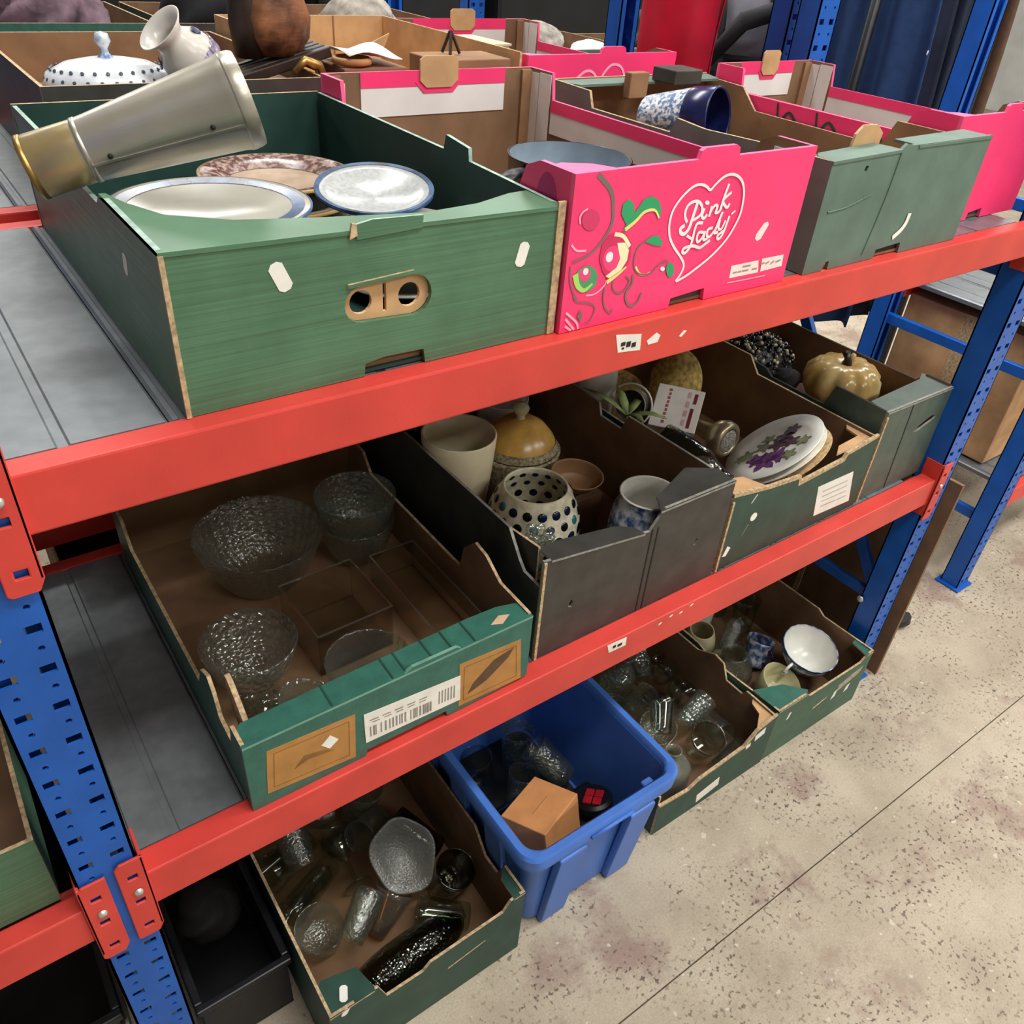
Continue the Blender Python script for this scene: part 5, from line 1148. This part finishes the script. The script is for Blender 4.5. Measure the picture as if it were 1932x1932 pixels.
# porcelain tureen with lattice lid
TUR = CERAM('porcelain_white', '#d5dade', var=.06, vscale=40); TURB = CERAM('blue_floral', '#6f8fb8', var=.1, vscale=45, col2='#dfe5e6', lo=.45, hi=.6)
tu = thing('tureen', 'white porcelain tureen with lattice lid, behind the green box at the left', 'tureen', (.330, 1.50, TOP + .0805), R(12))
MB().lathe([(0, 0), (.05, 0), (.075, .006), (.062, .014), (.078, .045), (.082, .052)], 48, sx=1.15, sy=.85).build('body', TURB, tu, smooth=True)
ld = MB().lathe([(.084, .052), (.084, .057), (.078, .072), (.055, .084), (.03, .089), (0, .091)], 48, sx=1.15, sy=.85).build('lid', TUR, tu, smooth=True)
MB().lathe([(.012, .090), (.006, .096), (.005, .102), (.012, .112), (.009, .122), (0, .125)], 20).build('knob', TURB, ld, smooth=True)
lat = MB()
for k in range(28):
    for j, (rr, zz) in enumerate(((.080, .066), (.072, .0775))):
        a = 2 * math.pi * (k + .5 * j) / 28
        lat.lathe([(0, .0012), (.0026, .0009), (.003, -.001)], 6, Matrix.Translation((rr * math.cos(a) * 1.15, rr * math.sin(a) * .85, zz)) @ Vector((math.cos(a), math.sin(a), .9)).to_track_quat('Z', 'Y').to_matrix().to_4x4())
lo_ = lat.build('hole_shade_dots', CERAM('slate_hole_shade', '#4c5568'), ld); lo_['kind'] = 'stuff'  # dark dots stand in for the shade inside pierced lid holes
# floral vase lying on its side
FLV = CERAM('vase_white', '#cfc8bf', var=.03)
def vparts(r):
    PU = CERAM('mauve_print', '#8b7f96', var=.3, vscale=90); BL = CERAM('slate_blue_print', '#454a6a', var=.2, vscale=90)
    prf = [(.030, 0), (.052, .03), (.058, .06), (.050, .09), (.034, .112)]
    b = MB()
    for j in range(26):
        a0 = R(j * 13.85)
        for i in range(2): b.lathe([(0, .001), (.008, .0006), (.010, -.001)], 7, Matrix.Translation((.0585 * math.cos(a0), .0585 * math.sin(a0), .046 + .012 * i)) @ Vector((math.cos(a0), math.sin(a0), 0)).to_track_quat('Z', 'Y').to_matrix().to_4x4())
    b.build('printed_garland', PU, r)['kind'] = 'stuff'
    for a0, z_, s_ in [(R(q + e), zq, sq) for q in (40, 220) for e, zq, sq in ((0, .094, .011), (8, .082, .010), (-8, .082, .009))]:
        MB().lathe([(0, .001), (s_ * .8, .0006), (s_, -.0012)], 9, Matrix.Translation((.0495 * math.cos(a0), .0495 * math.sin(a0), z_)) @ Vector((math.cos(a0), math.sin(a0), .45)).to_track_quat('Z', 'Y').to_matrix().to_4x4()).build('printed_flower', BL, r)
vessel('floral_vase', 'round white vase with mauve flower garland, tipped over behind the canister', 'vase', [(0, .004), (.028, 0), (.030, .0), (.050, .03), (.058, .06), (.050, .09), (.032, .110), (.034, .122), (.052, .140), (.050, .141), (.030, .122), (.029, .11), (.045, .09), (0, .02)], FLV, (.462, 1.425, TOP + .122), d=(-.62, -.12, .62), n=48, parts=vparts, rz=R(20)).scale = (.76, .76, .76)
# carved ornament on a slatted stand
WOOD = mat('carved_wood', '#7a4f33', .55, var=.35, vscale=22, bump=.5, bscale=30, stretch=(1, 1, 3)); WOODD = mat('dark_wood', '#2b1d16', .5, var=.2)
cv_ = thing('carved_ornament', 'carved brown wooden bird ornament standing on a dark slatted wooden base', 'ornament', (.600, 1.50, TOP + .1305))
MB().lathe([(0, .0), (.035, .004), (.052, .03), (.056, .06), (.046, .095), (.032, .125), (.030, .15), (.036, .18), (.026, .21), (0, .222)], 40, M=Matrix.Translation((.0, 0, .032)), sx=1.0, sy=.75, wob=lambda a, i: 1 + .05 * math.sin(3 * a + i * .9) + .03 * math.sin(9 * a - i)).build('body', WOOD, cv_, smooth=True)
MB().lathe([(0, 0), (.028, .002), (.034, .05), (.03, .11), (.016, .19), (0, .21)], 30, M=Matrix.Translation((-.045, .012, .03)), sx=.8).build('tail', WOODD, cv_, smooth=True)
for k in range(4): MB().box(-.125, .085, -.045 + .022 * k, -.030 + .022 * k, .018, .034, Matrix.Rotation(R(-14), 4, 'Y')).build('slat', WOODD, cv_, bevel=.002)
for x_ in (-.10, .05): MB().box(x_, x_ + .014, -.05, .045, .004, .020, Matrix.Rotation(R(-14), 4, 'Y')).build('runner', WOODD, cv_, bevel=.002)
MB().tube([(.06, -.055, .0), (.045, -.06, .028), (.02, -.062, .036), (.0, -.062, .02)], [.006, .008, .008, .005], 8).build('hook', BRASS, cv_, smooth=True)
rg = tag(MB().lathe([(.030, 0), (.034, .003), (.034, .009), (.030, .012), (.026, .009), (.026, .003)], 36, closed=True).build('wooden_ring', mat('light_wood', '#a87b4f', .6), None, smooth=True), 'light wooden ring beside the carved ornament', 'ring'); rg.location = (.700, 1.452, TOP + .161)
# crates of the third row
for k, (x0, x1, z, lab_, cl) in enumerate(((.30, .72, 1.170, 'green crate in the far row at the left, above the tureen', GREEN_TEAL), (.76, 1.20, 1.170, 'dark crate in the far row, above the plain brown box', BLACK), (1.24, 1.66, 1.170, 'grey-green crate in the far row, left of the blue post', GREEN_GREY))):
    Tray('far_crate', lab_, 'crate', x0, x1, 2.63, 3.14, z, .15, cl, KRAFT_DK)
for k, (x, y, z, r, c, lab_) in enumerate(((.50, 2.88, 1.176, .15, '#6a5560', 'mauve cloth bundle in the far left crate'), (.98, 2.88, 1.176, .17, '#101014', 'black cloth bundle in the far dark crate'), (1.45, 2.88, 1.176, .13, '#9b948a', 'beige cloth bundle in the far grey-green crate'))):
    crumple('cloth_bundle', lab_, 'cloth', (x, y, z), r, mat('cloth_%d' % k, c, .9, var=.25, vscale=14), 50 + k, .8, n=22, amp=.3)
# free-standing things past the rack end
Nc = Tray('far_crate', 'green crate on the far table, holding a white plastic bag', 'crate', 2.14, 2.56, 2.68, 3.18, 1.0605, .17, GREEN_GREY, KRAFT_DK)
Nd = Tray('far_crate', 'dark green crate on the far table, right of the white bag', 'crate', 2.58, 3.00, 2.68, 3.18, 1.0605, .16, GREEN_DK, KRAFT_DK)
crumple('plastic_bag', 'crumpled white plastic bag in the far green crate', 'bag', (2.40, 2.80, 1.069), .10, mat('white_bag', '#dedee4', .45, var=.03), 61, .9, n=24, amp=.45)
crumple('cloth_bundle', 'beige cloth heap in the far green crate behind the white bag', 'cloth', (2.31, 3.03, 1.069), .115, mat('cloth_beige', '#8e8880', .9, var=.2), 62, .95, n=22, amp=.3)
crumple('cloth_bundle', 'dark cloth heap in the far dark green crate', 'cloth', (2.79, 2.92, 1.069), .15, mat('cloth_dark', '#15161b', .9, var=.4, vscale=30, col2='#3a3a40'), 63, .9, n=22, amp=.35)
tb = thing('table', 'plain far table carrying two green crates', 'table', (2.57, 2.93, 0))
MB().box(-.50, .50, -.32, .32, 1.03, 1.06).build('table_top', KRAFT, tb, bevel=.003)
for sx_ in (-.46, .46):
    for sy_ in (-.28, .28): MB().box(sx_ - .02, sx_ + .02, sy_ - .02, sy_ + .02, 0, 1.03).build('leg', DARKP, tb)
# red fabric roll
RF = mat('red_fabric', '#b3062c', .6, var=.12, vscale=8, bump=.35, bscale=14, stretch=(1, 1, .3))
rf = thing('fabric_roll', 'crimson roll of fabric standing upright behind the right pink box', 'fabric roll', (1.600, 1.560, TOP))
MB().lathe([(0, 0), (.078, 0), (.084, .01), (.088, .2), (.090, .45), (.086, .76), (.080, .775), (0, .78)], 44, wob=lambda a, i: 1 + .045 * math.sin(3 * a + .4 * i) + .02 * math.sin(8 * a - .3 * i)).build('roll', RF, rf, smooth=True)
MB().grid(lambda u, v: (.075 + .03 * u, -.06 + .04 * u + .012 * math.sin(v * 9), .02 + .72 * v), 4, 16).build('loose_edge', RF, rf, smooth=True, solid=.003)
# pushchair beyond the rack end
PG = mat('grey_canvas', '#6d6c75', .8, var=.1, vscale=12, bump=.15); PB = mat('black_canvas', '#121216', .75, var=.2)
ps = thing('pushchair', 'grey and black folded pushchair standing beyond the end of the rack', 'pushchair', (2.56, 2.17, 0), R(-30))
hood = MB(); hood.grid(lambda u, v: (-.17 + .34 * u, -.22 * math.cos(math.pi * v) * (.75 + .25 * math.sin(math.pi * u)), 1.30 + .26 * math.sin(math.pi * v) * (.8 + .2 * math.sin(math.pi * u))), 10, 16)
hood.build('hood', PG, ps, smooth=True, solid=.012)
for u in (-.165, .0, .165): MB().tube([(u, -.23 * math.cos(math.pi * k / 16), 1.30 + .265 * math.sin(math.pi * k / 16)) for k in range(17)], .012, 8).build('hood_rib', PB, ps, smooth=True)
MB().box(-.18, .18, -.20, .20, .70, 1.30).build('seat', PB, ps, bevel=.05)
MB().tube([(-.20, -.24, 1.28), (-.12, -.28, 1.40), (.06, -.27, 1.46), (.2, -.24, 1.42)], [.02, .028, .028, .02], 8).build('strap', PB, ps, smooth=True)
MB().tube([(-.21, -.05, 1.22), (-.23, -.08, 1.36), (-.20, -.12, 1.48)], .010, 8).build('frame_tube', SILVER, ps, smooth=True)
for sx_ in (-.19, .19):
    MB().tube([(sx_, -.20, .12), (sx_, .0, .75), (sx_, .16, 1.25)], .012, 8).build('frame_tube', SILVER, ps, smooth=True); MB().tube([(sx_, .22, .12), (sx_, .0, .75)], .012, 8).build('frame_tube', SILVER, ps, smooth=True)
    for sy_ in (-.20, .22): MB().lathe([(.0, -.018), (.095, -.018), (.115, -.012), (.12, 0), (.115, .012), (.095, .018), (0, .018)], 28, Matrix.Translation((sx_ + .03 * (1 if sx_ > 0 else -1), sy_, .12)) @ Matrix.Rotation(R(90), 4, 'Y')).build('wheel', PB, ps, smooth=True)
# neighbour end frame and clothes rail
nb = thing('shelving_rack', 'blue framed shelving rack past the right end of the foreground rack', 'shelving rack')
for x, y, fl_ in ((2.36, 1.30, -1), (2.36, .72, 1), (3.40, 1.30, -1), (3.40, .72, 1)): put_post(x, y, nb, h=1.6 if x < 3 else 1.0, flip=fl_, holes=(x < 3), w=.06)
for z in (.70, .25, 1.1): rail((2.385, .74, z), (2.385, 1.28, z), .03, .02, nb)
beam(2.42, 3.40, .72, .815, .06, nb); beam(2.42, 3.40, 1.30, .815, .06, nb, flip=-1)
beam(2.42, 3.40, .72, .36, .06, nb); beam(2.42, 3.40, 1.30, .36, .06, nb, flip=-1)
deck(2.43, 3.40, .75, 1.27, .8145, nb, off=2.43); deck(2.43, 3.40, .75, 1.27, .3595, nb, off=2.43)
cb = thing('carton', 'large tan carton on the neighbouring rack, beyond the pumpkin box', 'carton', (2.46, .86, .3625))
MB().box(0, .38, 0, .40, 0, .40).build('body', KRAFT_LT, cb, bevel=.003); MB().box(-.0008, .0, .16, .22, .12, .40).build('tape', EDGE, cb)
rl = thing('clothes_rail', 'metal clothes rail at the far right, hung with dark garments', 'clothes rail', (2.62, 1.62, 0))
MB().tube([(-.35, -.1, 2.0), (.75, .1, 2.0)], .014, 10).build('bar', SILVER, rl, smooth=True)
for x_, y_ in ((-.34, -.098), (.74, .098)): MB().tube([(x_, y_, 0), (x_, y_, 2.0)], .014, 10).build('upright', DARKP, rl, smooth=True); MB().box(x_ - .02, x_ + .02, y_ - .25, y_ + .25, 0, .03).build('foot', SILVER, rl)
for k, (x_, c, lab_) in enumerate(((2.335, '#26426e', 'blue denim garment, leftmost on the clothes rail'), (2.45, '#141b33', 'navy garment second from the left on the clothes rail'), (2.56, '#1b2338', 'dark navy garment in the middle of the clothes rail'), (2.68, '#3a424f', 'slate grey garment second from the right on the clothes rail'), (2.80, '#2a3040', 'charcoal garment next to the brown coat on the clothes rail'), (2.94, '#5a4130', 'brown coat, rightmost on the clothes rail'))):
    g_ = thing('garment', lab_, 'garment', (x_, 1.62 + (x_ - 2.62) * .18, .62), R(12), 'garments on the clothes rail')
    MB().grid(lambda u, v, k=k: (.042 * math.sin(u * 19 + k * 2) * (1 - .75 * v) + .02 * math.sin(v * 5 + k), -.20 + .40 * u * (1 - .25 * v ** 3) + .06 * v ** 3, 1.30 * v), 36, 14).build('cloth', mat('garment_%d' % k, c, .85, var=.06, vscale=40), g_, smooth=True, solid=.006)
    MB().tube([(0, .0, 1.30), (0, 0, 1.355), (0, .012, 1.372), (.0, .02, 1.378)], .003, 6).build('hanger', SILVER, g_)
    if k == 0:
        for j in range(3): MB().lathe([(0, .002), (.006, 0)], 10, Matrix.Translation((-.045, -.2, .62 + .16 * j)) @ Matrix.Rotation(R(90), 4, 'X')).build('button', WHITE, g_)
pass
# cartons added to block light, low on the second rack and under it
for k in range(4):
    x0 = .06 + .42 * k
    Tray('light_block_carton', ('first', 'second', 'third', 'fourth')[k] + ' added light-blocking carton from the left on the lower shelf of the second rack', 'carton', x0, x0 + .40, 1.40, 1.94, LOW + .07, .30, KRAFT_DK, KRAFT_DK)
    Tray('light_block_carton', ('first', 'second', 'third', 'fourth')[k] + ' added light-blocking carton from the left on the floor under the second rack', 'carton', x0, x0 + .40, 1.42, 1.94, 0, .50, KRAFT_DK, KRAFT_DK)

# added black crates darken the floor beside the near post; beads on the cloth
def crate(label, x0, x1, y0, y1, h):
    r = thing('shade_crate', label, 'crate', (x0, y0, 0)); W_, D_ = x1 - x0, y1 - y0; t = .006
    MB().box(0, W_, 0, D_, .004, .010).build('base', DARKP, r)
    for q in ((0, W_, 0, t), (0, W_, D_ - t, D_), (0, t, t, D_ - t), (W_ - t, W_, t, D_ - t)): MB().box(*q, .010, h).build('side', DARKP, r, bevel=.001)
    for q in ((-.008, W_ + .008, -.008, t), (-.008, W_ + .008, D_ - t, D_ + .008), (-.008, t, t, D_ - t), (W_ - t, W_ + .008, t, D_ - t)): MB().box(*q, h - .012, h + .003).build('rim', DARKP, r, bevel=.003)
    return r
crate('added black crate darkening the floor between the near post and the glassware tray', .022, .168, .73, 1.25, .16)
crate('added black crate darkening the floor left of the near post', -.48, -.08, .72, 1.25, .30)
crumple('cloth_bundle', 'added black cloth inside the dark crate beside the glassware tray', 'cloth', (.095, .95, .0105), .060, INK, 71, .7, amp=.2)
random.seed(77)
b = MB()
for mi_, cnt_ in ((0, 150), (1, 70), (2, 70)):
    for k in range(cnt_):
        a = random.uniform(0, 6.28); rr = .092 * math.sqrt(random.random()); x, y = rr * math.cos(a), rr * math.sin(a)
        z = .090 + .085 * math.sqrt(max(0, 1 - (rr / .105) ** 2)) + random.uniform(-.004, .008)
        s_ = random.uniform(.0035, .0065)
        b.lathe([(0, s_), (s_ * .8, s_ * .6), (s_, 0), (s_ * .8, -s_ * .6), (0, -s_)], 6, Matrix.Translation((x, y, z)), mi_)
o = b.build('beads', [CERAM('black_beads', '#0a0a0d', rough=.15), CERAM('grey_beads', '#8c8f88', rough=.15), CERAM('cream_beads', '#b9b08f', rough=.15)], BEADCLOTH, smooth=True); o['kind'] = 'stuff'

WRAP = mat('backdrop_black', '#0e0f12', .45, var=.2, vscale=6, bump=.8, bscale=9)  # added black backdrop row, keeps the far background dark
for k in range(8):
    x0 = -1.2 + 1.05 * k; h = (1.62, 1.45, 1.58, 1.70, 1.50, 1.64, 1.55, 1.6)[k]
    pl = thing('backdrop_pallet', ('first', 'second', 'third', 'fourth', 'fifth', 'sixth', 'seventh', 'eighth')[k] + ' added black pallet stack from the left, darkening the back of the hall', 'pallet', (x0, 4.3, 0))
    for j in range(5): MB().box(.02, .94, .02 + .17 * j, .12 + .17 * j, .09, .11).build('plank', KRAFT, pl)
    for j in range(3): MB().box(.04 + .38 * j, .14 + .38 * j, .02, .80, 0, .09).build('block', KRAFT, pl)
    MB().box(.0, .96, .0, .84, .112, h).build('backdrop_load', WRAP, pl, bevel=.03)

# final resting offsets (metres, optional turn) so that piled things touch without cutting into each other
SETTLE = {
    'teacup': (-0.018, -0.0132, 0.0084),
    'carton.015': (0.0055, -0.0132, 0.0027),
    'glass_bowl.003': (-0.0034, -0.0026, 0.0061),
    'glass_bowl.004': (0.0102, 0.0003, 0.0023),
    'plant_pot.001': (0.0034, 0.0027, 0.0004),
    'glass_bowl.002': (0.0041, 0.0011, 0.001),
    'glass_bowl.001': (0.004, 0.0005, 0.0015),
    'hand_bell': (-0.0055, 0.0024, 0.0044),
    'tin_mug': (-0.0068, 0.0021, 0.0021),
    'floral_vase': (0.0107, 0.0265, 0.0202),
    'drinking_glass.021': (0.0096, -0.0047, 0.0231, 5.213),
    'drinking_glass.031': (-0.0036, -0.0182, 0.0206, 4.229),
    'amber_goblet': (-0.048, 0.0023, 0.0107),
    'drinking_glass.008': (-0.002, -0.0012, 0.0037),
    'drinking_glass.010': (-0.0019, 0.0018, 0.0036),
    'glass_jar.002': (-0.0006, 0.0005, 0.0022),
    'cream_jug': (0.0002, 0.0003, 0.0022),
    'drinking_glass.012': (-0.0135, 0.0003, 0.0053),
    'drinking_glass.009': (-0.004, 0.014, 0.0007),
    'wine_glass.001': (0.0077, 0.002, 0.0224),
    'wine_glass': (0.0721, -0.0113, -0.0031, 2.163),
    'drinking_glass.004': (0.0177, 0.0058, 0.0009),
    'globe_vase': (-0.0792, -0.0655, 0.0012, 2.594),
    'drinking_glass.005': (-0.0126, -0.0129, 0.0087, 5.0),
    'drinking_glass.032': (0.0716, 0.1038, 0.0074, 5.079),
    'drinking_glass.003': (-0.0024, 0.0016, 0.0034),
    'drinking_glass.013': (-0.03, -0.0208, 0.0045, 2.998),
    'drinking_glass.002': (0.0025, -0.0025, 0.0027),
    'drinking_glass.001': (-0.0008, 0.0002, 0.0021),
    'drinking_glass.011': (-0.0112, -0.0208, 0.0018),
    'drinking_glass.007': (-0.0276, 0.0982, -0.0013, 4.628),
    'drinking_glass.016': (-0.0404, -0.007, 0.0243),
    'dark_cloth': (0.0831, -0.1103, 0.0034, 3.044),
    'glass_bottle': (-0.0266, -0.0188, 0.0318, 4.755),
    'glass_ashtray': (-0.0096, -0.0041, 0.0012),
    'drinking_glass': (0.0054, -0.0386, 0.0301),
    'drinking_glass.030': (-0.0177, -0.0144, 0.0266),
    'drinking_glass.018': (0.0345, -0.0221, 0.0031),
    'drinking_glass.029': (0.0264, 0.0014, 0.0239, 5.423),
    'drinking_glass.028': (-0.0191, -0.0274, 0.0103),
    'drinking_glass.027': (0.0362, 0.111, -0.0354, 5.37),
    'drinking_glass.022': (0.0098, 0.0415, 0.0246),
    'drinking_glass.023': (0.0081, 0.1634, -0.0463, 0.811),
    'drinking_glass.024': (-0.0218, 0.0142, -0.0092, 3.226),
    'drinking_glass.020': (-0.0009, -0.0042, 0.0006),
    'drinking_glass.025': (0.0722, 0.0027, -0.0287, 4.835),
    'drinking_glass.026': (-0.0142, 0.0166, 0.0442),
    'drinking_glass.019': (0.0029, -0.001, 0.002),
    'plastic_toy': (0.0035, -0.0034, 0.0137),
    'white_vase': (-0.0138, -0.0028, 0.0103),
    'artificial_sprig': (-0.0342, 0.0136, 0.0183),
    'glass_vase': (0.0021, -0.0126, 0.02),
    'beaded_cloth.001': (-0.0026, 0.0063, 0.0031),
    'tissue': (0.0039, 0.0016, 0.0012),
    'carved_ornament': (0.0028, -0.001, 0.0032),
    'wooden_ring': (0.0098, -0.0108, 0.0009),
    'paper': (-0.0005, -0.0014, 0.0103),
    'picture_frame': (-0.0007, 0.002, 0.0011),
}
bpy.context.view_layer.update()
for nm_, q in SETTLE.items():
    o = bpy.data.objects[nm_]
    M = o.matrix_world.copy(); t = M.translation.copy()
    if len(q) > 3: M = Matrix.Translation(t) @ Matrix.Rotation(q[3], 4, 'Z') @ Matrix.Translation(-t) @ M
    M.translation = t + Vector(q[:3])
    o.matrix_world = M
